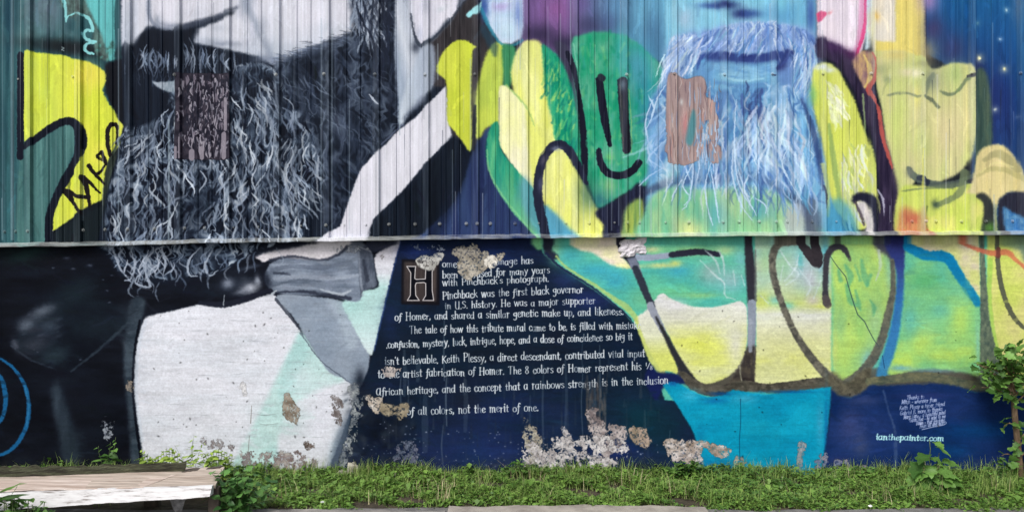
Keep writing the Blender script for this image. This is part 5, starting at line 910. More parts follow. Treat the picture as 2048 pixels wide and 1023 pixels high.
# ---------------------------------------------------------------- pictures for the shader
def image(name, rgb, data=False):
    h, w = rgb.shape[:2]
    im = bpy.data.images.new(name, w, h, alpha=False, float_buffer=False, is_data=data)
    if not data: im.colorspace_settings.name = 'sRGB'
    a = np.ones((h, w, 4), np.float32)
    a[..., :3] = rgb if rgb.ndim == 3 else rgb[..., None]
    im.pixels.foreach_set(np.ascontiguousarray(a[::-1]).ravel()); im.update(); im.pack()
    return im
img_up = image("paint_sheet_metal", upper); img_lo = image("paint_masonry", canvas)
img_rel = image("paint_relief", relief, True); img_rup = image("paint_relief_metal", upper_relief, True)

# ---------------------------------------------------------------- helpers
def nt(name):
    m = bpy.data.materials.new(name); m.use_nodes = True
    t = m.node_tree; b = t.nodes['Principled BSDF']; return m, t, b
def N(t, kind, **kw):
    n = t.nodes.new(kind)
    for k, v in kw.items():
        if k.startswith('i_'):
            k = k[2:]; k = int(k) if k.isdigit() else k
            n.inputs[k].default_value = v
        else: setattr(n, k, v)
    return n
def ramp(t, stops):
    r = N(t, 'ShaderNodeValToRGB'); e = r.color_ramp.elements
    while len(e) < len(stops): e.new(0.5)
    for k, (p, c) in enumerate(stops): e[k].position = p; e[k].color = (*c, 1)
    return r

def paint_mat(name, im, rel, rough, bump, dist, mix_edge=None, grain=0, spec=.08, lo=.9, hi=1.07):
    """paint is laid on the wall by true position: metres -> picture"""
    m, t, b = nt(name); L = t.links.new
    g = N(t, 'ShaderNodeNewGeometry'); sp = N(t, 'ShaderNodeSeparateXYZ'); L(g.outputs['Position'], sp.inputs[0])
    u = N(t, 'ShaderNodeMath', operation='MULTIPLY_ADD'); L(sp.outputs['X'], u.inputs[0]); u.inputs[1].default_value = S/PW; u.inputs[2].default_value = (1024+MX)/PW
    v = N(t, 'ShaderNodeMath', operation='MULTIPLY_ADD'); L(sp.outputs['Z'], v.inputs[0]); v.inputs[1].default_value = S/PH; v.inputs[2].default_value = 1-(945+MY)/PH
    cb = N(t, 'ShaderNodeCombineXYZ'); L(u.outputs[0], cb.inputs[0]); L(v.outputs[0], cb.inputs[1])
    ti = N(t, 'ShaderNodeTexImage', image=im, extension='MIRROR', interpolation='Linear'); L(cb.outputs[0], ti.inputs[0])
    col = ti.outputs['Color']
    # fine grain of old paint
    no = N(t, 'ShaderNodeTexNoise'); no.inputs['Scale'].default_value = 90; no.inputs['Detail'].default_value = 8; L(g.outputs['Position'], no.inputs['Vector'])
    mr = N(t, 'ShaderNodeMapRange'); L(no.outputs[0], mr.inputs[0]); mr.inputs[1].default_value = .3; mr.inputs[2].default_value = .7; mr.inputs[3].default_value = lo; mr.inputs[4].default_value = hi
    mx = N(t, 'ShaderNodeVectorMath', operation='SCALE'); L(col, mx.inputs[0]); L(mr.outputs[0], mx.inputs['Scale'])
    col = mx.outputs[0]
    if mix_edge:
        n2 = N(t, 'ShaderNodeTexNoise'); n2.inputs['Scale'].default_value = 3; n2.inputs['Detail'].default_value = 6; n2.inputs['Roughness'].default_value = .7
        mp = N(t, 'ShaderNodeMapping'); mp.inputs['Scale'].default_value = (1, 4, 8); L(g.outputs['Position'], mp.inputs[0]); L(mp.outputs[0], n2.inputs['Vector'])
        m2 = N(t, 'ShaderNodeMapRange'); L(n2.outputs[0], m2.inputs[0]); m2.inputs[1].default_value = .38; m2.inputs[2].default_value = .62; m2.inputs[3].default_value = .0; m2.inputs[4].default_value = .5
        mm = N(t, 'ShaderNodeMix', data_type='RGBA'); L(m2.outputs[0], mm.inputs[0]); L(col, mm.inputs[6]); mm.inputs[7].default_value = (*mix_edge, 1); col = mm.outputs[2]
    L(col, b.inputs['Base Color'])
    b.inputs['Roughness'].default_value = rough
    b.inputs['Specular IOR Level'].default_value = spec
    tr = N(t, 'ShaderNodeTexImage', image=rel, extension='MIRROR'); L(cb.outputs[0], tr.inputs[0])
    n3 = N(t, 'ShaderNodeTexNoise'); n3.inputs['Scale'].default_value = grain or 60; n3.inputs['Detail'].default_value = 6; L(g.outputs['Position'], n3.inputs['Vector'])
    ad = N(t, 'ShaderNodeMath', operation='MULTIPLY_ADD'); L(n3.outputs[0], ad.inputs[0]); ad.inputs[1].default_value = .25; L(tr.outputs['Color'], ad.inputs[2])
    bp = N(t, 'ShaderNodeBump'); bp.inputs['Strength'].default_value = bump; bp.inputs['Distance'].default_value = dist; L(ad.outputs[0], bp.inputs['Height']); L(bp.outputs[0], b.inputs['Normal'])
    return m
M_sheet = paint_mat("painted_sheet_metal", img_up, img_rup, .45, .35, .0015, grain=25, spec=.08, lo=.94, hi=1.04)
M_wall = paint_mat("painted_masonry", img_lo, img_rel, .66, .5, .005)
M_edge = paint_mat("worn_flashing", img_up, img_rup, .4, .3, .001, spec=.3, mix_edge=(.50, .53, .52))

def simple(name, c1, c2, scale=8, rough=.8, bump=.3, dist=.004, stretch=(1, 1, 1), detail=8, lo=.35, hi=.65, extra=None):
    m, t, b = nt(name); L = t.links.new
    tc = N(t, 'ShaderNodeTexCoord'); mp = N(t, 'ShaderNodeMapping'); mp.inputs['Scale'].default_value = stretch; L(tc.outputs['Object'], mp.inputs[0])
    no = N(t, 'ShaderNodeTexNoise'); no.inputs['Scale'].default_value = scale; no.inputs['Detail'].default_value = detail; no.inputs['Roughness'].default_value = .65; L(mp.outputs[0], no.inputs['Vector'])
    st = [(lo, c1), (hi, c2)] if extra is None else [(lo, c1), (hi, c2), (min(1, hi+.12), extra)]
    r = ramp(t, st); L(no.outputs[0], r.inputs[0]); L(r.outputs[0], b.inputs['Base Color'])
    b.inputs['Roughness'].default_value = rough
    n2 = N(t, 'ShaderNodeTexNoise'); n2.inputs['Scale'].default_value = scale*3.5; n2.inputs['Detail'].default_value = 8; L(mp.outputs[0], n2.inputs['Vector'])
    bp = N(t, 'ShaderNodeBump'); bp.inputs['Strength'].default_value = bump; bp.inputs['Distance'].default_value = dist; L(n2.outputs[0], bp.inputs['Height']); L(bp.outputs[0], b.inputs['Normal'])
    return m

def link(name, me, mat=None, parent=None, loc=None, rot=None, **tags):
    o = bpy.data.objects.new(name, me); COL.objects.link(o)
    if mat is not None and me is not None and not me.materials: me.materials.append(mat)
    if parent is not None: o.parent = parent
    if loc is not None: o.location = loc
    if rot is not None: o.rotation_euler = rot
    for k, v in tags.items(): o[k] = v
    return o
def mesh(name, v, f, smooth=False):
    me = bpy.data.meshes.new(name); me.from_pydata([tuple(p) for p in v], [], f); me.update()
    if smooth: me.polygons.foreach_set('use_smooth', [True]*len(me.polygons))
    return me
def bm_mesh(name, bm, smooth=False):
    me = bpy.data.meshes.new(name); bm.to_mesh(me); bm.free()
    if smooth: me.polygons.foreach_set('use_smooth', [True]*len(me.polygons))
    return me
def thing(name, label, cat, loc=(0, 0, 0), rot=None, group=None):
    o = bpy.data.objects.new(name, None); COL.objects.link(o); o.location = loc; o.empty_display_size = .1
    if rot: o.rotation_euler = rot
    o['label'] = label; o['category'] = cat
    if group: o['group'] = group
    return o
def box_bm(x0, x1, y0, y1, z0, z1, bev=0.0):
    bm = bmesh.new(); bmesh.ops.create_cube(bm, size=1)
    for v in bm.verts: v.co = Vector(((x0+x1)/2+v.co.x*(x1-x0), (y0+y1)/2+v.co.y*(y1-y0), (z0+z1)/2+v.co.z*(z1-z0)))
    if bev: bmesh.ops.bevel(bm, geom=bm.edges[:], offset=bev, segments=2, affect='EDGES')
    return bm

# ---------------------------------------------------------------- the ground
rnd = random.Random(4); nr = np.random.default_rng(4)
M_soil = simple("dark_soil", (.030, .024, .016), (.075, .058, .038), 9, .95, .8, .02)
M_conc = simple("worn_concrete", (.24, .21, .19), (.42, .38, .34), 7, .9, .6, .004, extra=(.52, .48, .44))
M_asph = simple("old_asphalt", (.11, .105, .105), (.20, .19, .19), 14, .92, .9, .004, extra=(.30, .29, .28))
gx = [-600, -60, -12]+list(np.linspace(-6, 6, 90))+[12, 60, 600]; gy = [-800, -60, -10, -4]+list(np.linspace(-1.6, .2, 22))+[8, 60, 800]
gv = []
for y in gy:
    for x in gx:
        z = -.005+(.010*math.sin(x*3.1+y*5)*math.sin(y*7+x) if -1.6 <= y <= .2 and abs(x) <= 6 else 0)
        if y < -.66 or abs(x) > 6: z = -.03
        gv.append((x, y, z))
nx_ = len(gx)
gf = [(j*nx_+i, j*nx_+i+1, (j+1)*nx_+i+1, (j+1)*nx_+i) for j in range(len(gy)-1) for i in range(nx_-1)]
link("ground", mesh("ground", gv, gf, True), M_soil, kind='structure')

def slab(name, x0, x1, edge, y1, z, mat, label=None, th=.07):
    """a pavement sheet whose back edge (towards the grass) is ragged"""
    n = max(20, int((x1-x0)/.02)) if x1-x0 < 30 else 400
    xs = np.linspace(x0, x1, n); ed = [edge(x) for x in xs]
    v = [(x, e, z) for x, e in zip(xs, ed)]+[(x, e-.012, z+.004) for x, e in zip(xs, ed)]+[(x, y1, z) for x in xs]+[(x, e+.004, z-th) for x, e in zip(xs, ed)]
    f = []
    for i in range(n-1):
        f += [(i, i+1, n+i+1, n+i), (n+i, n+i+1, 2*n+i+1, 2*n+i), (3*n+i, 3*n+i+1, i+1, i)]
    # side faces
    f += [(0, n, 2*n, 3*n)]
    f += [(4*n-1, 3*n-1, 2*n-1, n-1)]
    return link(name, mesh(name, v, f), mat, kind='structure')
def e1(x): return -.668+.012*math.sin(x*4.3)+.008*math.sin(x*17+1)+.004*math.sin(x*53)
def e2(x): return -.662+.02*math.sin(x*2.1+2)+.010*math.sin(x*13)+.005*math.sin(x*47)+(-.0 if x < 2 else .02*(x-2)/2)
slab("road", -40, 40, lambda x: e2(x) if abs(x) < 6 else -.66, -60, .004, M_asph)
slab("pavement", -1.28, -.35, lambda x: e1(x)-.05, -1.9, .016, simple("grey_concrete", (.16, .15, .145), (.30, .28, .26), 8, .92, .7, .004), th=.05)
slab("pavement", -.335, 1.02, lambda x: e1(x)-.0, -1.9, .022, M_conc, th=.05)

# ---------------------------------------------------------------- the building with the mural
building = thing("painted_building", "large mural of bearded faces and hand lettering on ribbed sheet metal above old masonry", "building")
XL, XR = -6.1, 6.1
# masonry wall with a slightly uneven face
xs = np.linspace(XL, XR, 245); zs = np.linspace(-.06, WZ(462), 40)
X, Zg = np.meshgrid(xs, zs); Y = .006*np.sin(X*1.7+Zg*2)+.004*np.sin(X*5.1-Zg*4.7)+.003*np.sin(X*13+Zg*9)
Y -= .016*np.clip(1-Zg/.12, 0, 1)*(np.sin(X*2.3)*.5+.5)
v = list(zip(X.ravel(), Y.ravel(), Zg.ravel())); n = len(xs); k = len(v)
f = [(j*n+i, j*n+i+1, (j+1)*n+i+1, (j+1)*n+i) for j in range(len(zs)-1) for i in range(n-1)]
v += [(XL, .25, -.06), (XR, .25, -.06), (XL, .25, zs[-1]), (XR, .25, zs[-1])]
f += [(k+1, k, k+2, k+3), tuple([k]+[j*n for j in range(len(zs))]+[k+2])[::-1], tuple([k+1]+[j*n+n-1 for j in range(len(zs))]+[k+3]), tuple([k+2]+[(len(zs)-1)*n+i for i in range(n)]+[k+3])]
link("masonry_wall", mesh("masonry_wall", v, f, True), M_wall, building)
M_dark = simple("dark_framing", (.02, .02, .022), (.05, .05, .05), 5, .9)
link("frame_wall", bm_mesh("frame_wall", box_bm(XL+.01, XR-.01, .012, .25, WZ(462)+.002, 4.3)), M_dark, building)
link("rear_body", bm_mesh("rear_body", box_bm(XL, XR, .252, 6.0, -.05, 4.3)), simple("grey_render", (.3, .3, .29), (.38, .38, .37), 4, .9), building)
M_roof = simple("roof_metal", (.28, .29, .30), (.36, .37, .38), 4, .5)
link("roof", bm_mesh("roof", box_bm(XL-.12, XR+.12, -.16, 6.1, 4.302, 4.36)), M_roof, building)

# sheet metal: 3-rib sheets, two small stiffeners between the tall ribs
PITCH = 98.66/S; RIB0 = WX(1050)
def ledge_py(px): return float(np.interp(px, [-800, 0, 140, 260, 430, 640, 900, 1060, 1300, 1540, 1800, 2900], [497, 493.5, 492.5, 490.5, 485.5, 483, 478.5, 476.5, 474, 471.5, 470.5, 467]))
YB = -.022
def sheet_profile():
    p = []
    for r in range(3):
        x = r*PITCH
        if r == 0: p += [(x, -.022)]
        p += [(x+.016, -.022), (x+.023, 0.0)]
        for q in (.36, .64):
            c = x+PITCH*q
            p += [(c-.016, 0), (c-.010, -.006), (c+.010, -.006), (c+.016, 0)]
        p += [(x+PITCH-.023, 0), (x+PITCH-.016, -.022), (x+PITCH, -.022)]
    return p
prof = sheet_profile()
n_sheet = 14
first = -7*3
def screw_mesh():
    bm = bmesh.new()
    bmesh.ops.create_cone(bm, cap_ends=True, segments=14, radius1=.011, radius2=.010, depth=.0022, matrix=Matrix.Translation((0, -.0011, 0)) @ Matrix.Rotation(R(90), 4, 'X'))
    bmesh.ops.create_cone(bm, cap_ends=True, segments=6, radius1=.007, radius2=.006, depth=.007, matrix=Matrix.Translation((0, -.0055, 0)) @ Matrix.Rotation(R(90), 4, 'X'))
    return bm_mesh("screw", bm)
scr = screw_mesh()
panels = []
for s in range(n_sheet):
    k0 = first+s*3; x0 = RIB0+k0*PITCH
    if x0+3*PITCH < XL-.4 or x0 > XR+.4: continue
    dy = -.0016*(s % 2); v = []; rows = 14
    for j in range(rows):
        for (px, py) in prof:
            x = x0+px
            x = min(max(x, XL), XR)
            zb = WZ(ledge_py(1024+x*S)-7.5)+rnd.uniform(-.001, .001)
            z = zb+(4.298-zb)*(j/(rows-1))**1.3
            wv = .0022*math.sin(z*2.3+s*1.9+x*2)+.0012*math.sin(z*7+s*3+x*5)
            v.append((x, YB+py+dy+wv*(1 if py == 0 else .4), z))
    n = len(prof); f = [(j*n+i, j*n+i+1, (j+1)*n+i+1, (j+1)*n+i) for j in range(rows-1) for i in range(n-1)]
    me = mesh("siding_panel", v, f)
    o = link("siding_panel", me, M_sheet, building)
    sd = o.modifiers.new("thickness", 'SOLIDIFY'); sd.thickness = .0012; sd.offset = 1
    panels.append((x0, x0+3*PITCH, o))
def put_screw(px, py):
    x, z = WX(px), WZ(py)
    for a, b, o in panels:
        if a <= x < b:
            ph = ((x-a) % PITCH)
            y = YB-.0015
            if ph < .014 or ph > PITCH-.014: y -= .0225
            elif ph < .023 or ph > PITCH-.023: y -= .0225
            if any(abs(ph-PITCH*q) < .02 for q in (.36, .64)): y -= .0045
            link("screw", scr, M_edge, o, (x, y, z)); return
row = [-210, -170, -110, -75, -12, 14, 36, 64, 112, 170, 214, 262, 312, 372, 412, 470, 520, 568, 604, 655, 690, 733, 779, 831, 880, 933, 955, 981, 1030, 1077, 1131, 1178, 1228, 1253, 1278, 1329, 1376, 1442, 1476, 1516, 1548, 1572, 1621, 1669, 1724, 1776, 1820, 1845, 1868, 1919, 1967, 2020, 2066, 2110, 2160, 2215, 2260]
for px in row: put_screw(px, float(np.interp(px, [0, 400, 700, 1500, 2048], [463, 456, 449, 443, 442])))
for px, py in ((1251, 152), (1838, 150), (42, 160), (150, 155), (355, 152), (556, 152), (651, 151), (752, 152), (851, 152), (950, 152), (1640, 150), (1736, 150), (1540, 151), (1345, 150), (1445, 152), (1934, 149), (2032, 149)):
    put_screw(px, py)
# flashing: a folded strip along the foot of the sheets
pts = np.linspace(XL, XR, 260); v = []; f = []
for x in pts:
    pb = ledge_py(1024+x*S); zb = WZ(pb)+.0013*math.sin(x*19)+.0010*math.sin(x*47)+.0008*math.sin(x*83+1); jog = .004*math.sin(x*9)+.003*math.sin(x*31)+.002*math.sin(x*67)
    for (dy, dz) in ((-.010, .030), (-.055+jog, .0235), (-.061+jog, .020), (-.064+jog, .004), (-.062+jog, .0), (-.057+jog, .004), (-.054+jog, .016), (-.012, .018)):
        v.append((x, dy, zb+dz))
m8 = 8
f = [(i*m8+k, (i+1)*m8+k, (i+1)*m8+k+1, i*m8+k+1) for i in range(len(pts)-1) for k in range(m8-1)]
link("flashing", mesh("flashing", v, f), M_edge, building)
# lump of old filler under the flashing
M_fill = simple("crumpled_filler", (.52, .49, .54), (.74, .71, .76), 14, .6, .25, .003, extra=(.8, .78, .82))
bm = bmesh.new(); bmesh.ops.create_grid(bm, x_segments=30, y_segments=20, size=.5)
fr_ = np.random.default_rng(3); h1 = fr_.uniform(-1, 1, (5, 7)); h2 = fr_.uniform(-1, 1, (11, 15)); H1_, H2_ = up(h1.astype(np.float32), 21, 31), up(h2.astype(np.float32), 21, 31)
for q in bm.verts:
    u, w = q.co.x*2, q.co.y*2; iu, iw = int(round((u+1)*15)), int(round((w+1)*10))
    ed = max(abs(u)**4, abs(w)**4); a = math.atan2(w, u); rr = 1-.08*math.sin(a*5+1)-.05*math.sin(a*9)-.04*math.sin(a*14)
    bulge = .020*max(0, 1-ed)**.4*(1+.45*H1_[iw, iu]+.30*H2_[iw, iu])
    q.co = Vector((u*.084*rr, .004-bulge-(.006 if ed < .9 else 0), w*.055*rr+.010*math.sin(u*2)))
link("filler_patch", bm_mesh("filler_patch", bm, False), M_fill, building, (WX(1265), 0, WZ(494)))

# ---------------------------------------------------------------- low timber platform, lower left
def at(px, py, h):
    d = (1.449-h)*4.94*S/(py-474.0); return Vector((WX(px)*d/4.94, d-4.94, h))
M_ply = simple("weathered_plywood", (.30, .23, .185), (.66, .57, .50), 5, .8, .8, .005, stretch=(.8, 9, 4), extra=(.80, .76, .72))
M_white = simple("chipped_white_board", (.24, .22, .21), (.58, .57, .58), 7, .7, .5, .003, stretch=(1.0, 5, 8), lo=.36, hi=.44, extra=(.68, .68, .69))
M_moss = simple("mossy_timber", (.026, .024, .016), (.085, .095, .055), 11, .95, 1, .012, stretch=(.6, 4, 4), lo=.4, hi=.6, extra=(.24, .20, .15))
M_old = simple("dark_timber", (.045, .035, .028), (.10, .08, .065), 7, .9, .6, .005, stretch=(4, 4, 1))
deck = thing("timber_platform", "low weathered plank platform with white front board and mossy beam at its back", "platform", (at(200, 985, .2).x, -1.0, 0))
def plank(name, a, b, c, d, th, mat, parent, chips=.003, seed=0, n=40):
    """a plank with corners a b (back left, back right) c d (front right, front left), top face; chipped edges"""
    r = random.Random(seed); v = []; 
    for i in range(n+1):
        t = i/n
        p = a.lerp(b, t); q = d.lerp(c, t)
        j1 = r.gauss(0, chips); j2 = r.gauss(0, chips); dz = .003*math.sin(t*9+seed)+r.gauss(0, .0006)
        dirn = (q-p).normalized()
        v += [p-dirn*j1+Vector((0, 0, dz)), q+dirn*j2+Vector((0, 0, dz)), q+dirn*j2*.4+Vector((0, 0, dz-th+r.gauss(0, chips*.5))), p-dirn*j1*.4+Vector((0, 0, dz-th))]
    f = []
    for i in range(n):
        for k in range(4): f.append((i*4+k, i*4+(k+1) % 4, (i+1)*4+(k+1) % 4, (i+1)*4+k))
    f += [(3, 2, 1, 0), (n*4, n*4+1, n*4+2, n*4+3)]
    off = parent.location
    me = mesh(name, [p-off for p in v], f); bm = bmesh.new(); bm.from_mesh(me); bmesh.ops.recalc_face_normals(bm, faces=bm.faces); bm.to_mesh(me); bm.free()
    return link(name, me, mat, parent)
H = .20
A = at(-260, 962, H); B = at(449, 932, H); Cc = at(430, 969, H); D = at(-260, 992, H)
mid1 = lambda t: A.lerp(D, t); mid2 = lambda t: B.lerp(Cc, t)
plank("deck_board", A, B, mid2(.48), mid1(.48), .018, M_ply, deck, .002, 1)
plank("deck_board", mid1(.50), mid2(.50), mid2(.97), mid1(.97), .018, M_ply, deck, .002, 2)
# thin delaminated top layer with a diagonal end
plank("top_veneer", at(-260, 972, H+.004), at(352, 947, H+.004), at(285, 973, H+.004), at(-260, 990, H+.004), .003, simple("pink_veneer", (.38, .28, .23), (.72, .62, .56), 5, .8, .8, .004, stretch=(.6, 8, 4), extra=(.82, .78, .74)), deck, .004, 3)
fl, fr = at(-260, 993, H-.004), at(427, 970, H-.004)
dn = Vector((0, -.02, 0))
off = deck.location; vv = []
nn_ = 50; r5 = random.Random(9)
for i in range(nn_+1):
    t = i/nn_; p = fl.lerp(fr, t); th = .088*(1-t)+.040*t; j = r5.gauss(0, .0015)
    vv += [p+Vector((0, 0, .004+j))-off, p+dn+Vector((0, 0, .002+j))-off, p+dn*2.6+Vector((0, 0, -th+j))-off, p+Vector((0, 0, -th))-off]
ff = []
for i in range(nn_):
    for k in range(4): ff.append((i*4+k, i*4+(k+1) % 4, (i+1)*4+(k+1) % 4, (i+1)*4+k))
ff += [(3, 2, 1, 0), (nn_*4, nn_*4+1, nn_*4+2, nn_*4+3)]
me = mesh("front_board", vv, ff); bm = bmesh.new(); bm.from_mesh(me); bmesh.ops.recalc_face_normals(bm, faces=bm.faces); bm.to_mesh(me); bm.free()
link("front_board", me, M_white, deck)
# mossy beam lying along the back
a0, b0 = at(-260, 938, H+.055), at(372, 924, H+.05); a1, b1 = at(-260, 955, H+.012), at(366, 937, H+.012)
plank("back_beam", a0, b0, b1, a1, .03, M_moss, deck, .004, 5, 60)
plank("end_board", at(366, 938, H+.002), at(446, 930, H+.002), at(440, 934, H+.002), at(360, 944, H+.002), .012, M_old, deck, .003, 6, 16)
for nm, p, w, lean in (("leg", at(424, 975, H-.02), .028, .01), ("leg", at(40, 985, H-.02), .04, 0), ("leg", at(300, 945, H-.02), .04, 0), ("leg", at(20, 955, H-.02), .04, 0)):
    q = p-off; bm = box_bm(q.x-w, q.x+w, q.y+.01, q.y+.05, -.02, H-.022, .002)
    for vtx in bm.verts: vtx.co.x += lean*(H-vtx.co.z)*3
    link("leg", bm_mesh("leg", bm), M_old, deck)
# torn scrap hanging below the front board
bm = bmesh.new(); g = [(0, 0), (.09, .004), (.07, -.05), (.055, -.09), (.03, -.13), (.012, -.08), (-.01, -.03)]
vs = [bm.verts.new((x, .012*math.sin(i*2.1), z)) for i, (x, z) in enumerate(g)]; cv = bm.verts.new((.035, -.025, -.05))
for i in range(len(vs)): bm.faces.new((vs[i], vs[(i+1) % len(vs)], cv))
sc = link("torn_scrap", bm_mesh("torn_scrap", bm), simple("grey_tar_paper", (.10, .10, .11), (.42, .42, .42), 16, .8, .8, .01), None, at(338, 994, H-.07)+Vector((0, .03, .02)), label="torn grey scrap of sheet hanging below the white front board", category="scrap")
sc.modifiers.new("t", 'SOLIDIFY').thickness = .002

# ---------------------------------------------------------------- leaves and plants
def leafmat(name, c1, c2, trans=.25, tint=False):
    m, t, b = nt(name); L = t.links.new
    oi = N(t, 'ShaderNodeObjectInfo')
    if tint:
        at_ = N(t, 'ShaderNodeAttribute', attribute_name='tint'); src = at_.outputs['Fac']
    else: src = oi.outputs['Random']
    r = ramp(t, [(0, c1), (.75, c2), (1, tuple(min(1, x*1.5) for x in c2))]); L(src, r.inputs[0])
    g = N(t, 'ShaderNodeNewGeometry'); no = N(t, 'ShaderNodeTexNoise'); no.inputs['Scale'].default_value = 30; L(g.outputs['Position'], no.inputs['Vector'])
    mr = N(t, 'ShaderNodeMapRange'); L(no.outputs[0], mr.inputs[0]); mr.inputs[3].default_value = .7; mr.inputs[4].default_value = 1.3
    sc_ = N(t, 'ShaderNodeVectorMath', operation='SCALE'); L(r.outputs[0], sc_.inputs[0]); L(mr.outputs[0], sc_.inputs['Scale'])
    L(sc_.outputs[0], b.inputs['Base Color']); b.inputs['Roughness'].default_value = .5; b.inputs['Specular IOR Level'].default_value = .35
    tl = N(t, 'ShaderNodeBsdfTranslucent'); L(sc_.outputs[0], tl.inputs['Color']); mx = N(t, 'ShaderNodeMixShader'); mx.inputs[0].default_value = trans
    L(b.outputs[0], mx.inputs[1]); L(tl.outputs[0], mx.inputs[2]); L(mx.outputs[0], t.nodes['Material Output'].inputs['Surface'])
    return m
M_leaf = leafmat("green_leaf", (.040, .11, .020), (.13, .26, .055))
M_leaf_d = leafmat("deep_green_leaf", (.032, .10, .026), (.10, .23, .055))
M_leaf_l = leafmat("yellow_green_leaf", (.14, .24, .04), (.32, .44, .08))
M_stem = simple("green_stem", (.06, .10, .03), (.12, .15, .06), 10, .7)
M_bark = simple("brown_bark", (.12, .075, .045), (.24, .16, .10), 14, .85, .8, .006, stretch=(3, 3, .8))

def leaf_mesh(name, L, W, kind='ovate', fold=.25, droop=.35):
    if kind == 'ovate': out = [(0, .0), (.08, .30), (.22, .46), (.42, .50), (.65, .38), (.85, .18), (1, 0)]
    elif kind == 'lance': out = [(0, .02), (.15, .30), (.35, .46), (.6, .40), (.82, .2), (1, 0)]
    else: out = [(0, .05), (-.06, .32), (.10, .52), (.30, .50), (.36, .40), (.52, .58), (.66, .44), (.72, .24), (.86, .20), (1, 0)]
    v = []; f = []
    for (u, w) in out:
        z = -droop*L*u*u+.05*L*math.sin(u*9)
        v.append((max(u, 0)*L, 0, z)); v.append((u*L, w*W, z+fold*w*W)); v.append((u*L, -w*W, z+fold*w*W))
    for i in range(len(out)-1):
        a, b = i*3, (i+1)*3
        f += [(a, b, b+1, a+1), (a, a+2, b+2, b)]
    return mesh(name, v, f, True)
def tube_mesh(name, pts, rad, seg=6):
    v = []; f = []
    for i, p in enumerate(pts):
        p = Vector(p); q = Vector(pts[min(i+1, len(pts)-1)]); o = Vector(pts[max(i-1, 0)])
        d = (q-o).normalized(); a = d.orthogonal().normalized(); b = d.cross(a)
        for k in range(seg):
            t = 2*math.pi*k/seg; v.append(p+(a*math.cos(t)+b*math.sin(t))*rad[i])
    n = len(pts)
    for i in range(n-1):
        for k in range(seg): f.append((i*seg+k, i*seg+(k+1) % seg, (i+1)*seg+(k+1) % seg, (i+1)*seg+k))
    f += [tuple(range(seg))[::-1], tuple(range((n-1)*seg, n*seg))]
    return mesh(name, v, f, True)
def leaf_at(name, me, mat, parent, p, direction, size, r, roll=.4):
    d = Vector(direction).normalized()
    q = d.to_track_quat('X', 'Z') @ Euler((r.gauss(0, roll), r.gauss(0, .15), 0)).to_quaternion()
    o = bpy.data.objects.new(name, me); COL.objects.link(o); o.parent = parent
    if not me.materials: me.materials.append(mat)
    o.location = p; o.rotation_mode = 'QUATERNION'; o.rotation_quaternion = q; o.scale = (size,)*3
    return o
def weed(name, label, cat, loc, stems, leaf, mat, seed, group=None, stem_r=.0025, per=7, up=.3, lsz=(.7, 1.2)):
    """stems: list of (dx, dy, height, lean x, lean y)"""
    r = random.Random(seed); t = thing(name, label, cat, loc, group=group)
    for (dx, dy, h, lx, ly) in stems:
        pts = [(dx+lx*u*u+r.gauss(0, .002), dy+ly*u*u, h*u-.005) for u in np.linspace(0, 1, 7)]
        link("stem", tube_mesh("stem", pts, [stem_r*(1-.6*i/6) for i in range(7)], 5), M_stem, t)
        for i in range(per):
            u = .18+.82*(i+.5)/per; k = u*6; a = int(min(5, k)); p = Vector(pts[a]).lerp(Vector(pts[a+1]), k-a)
            ang = i*2.4+r.uniform(-.5, .5)
            leaf_at("leaf", leaf, mat, t, p, (math.cos(ang), math.sin(ang)*.8-.25, up+r.uniform(-.3, .3)), r.uniform(*lsz)*(1.1-.5*u*(u > .8)), r)
    return t
ov = leaf_mesh("leaf", .055, .042); ov2 = leaf_mesh("leaf", .055, .042); lob = leaf_mesh("leaf", .07, .052, 'lobed', .18, .25); lob2 = leaf_mesh("leaf", .07, .052, 'lobed', .18, .3); lan = leaf_mesh("leaf", .16, .030, 'lance', .3, .5); sm_ = leaf_mesh("leaf", .038, .026); sm2 = leaf_mesh("leaf", .03, .022); frn = leaf_mesh("leaf", .05, .014, 'lance')

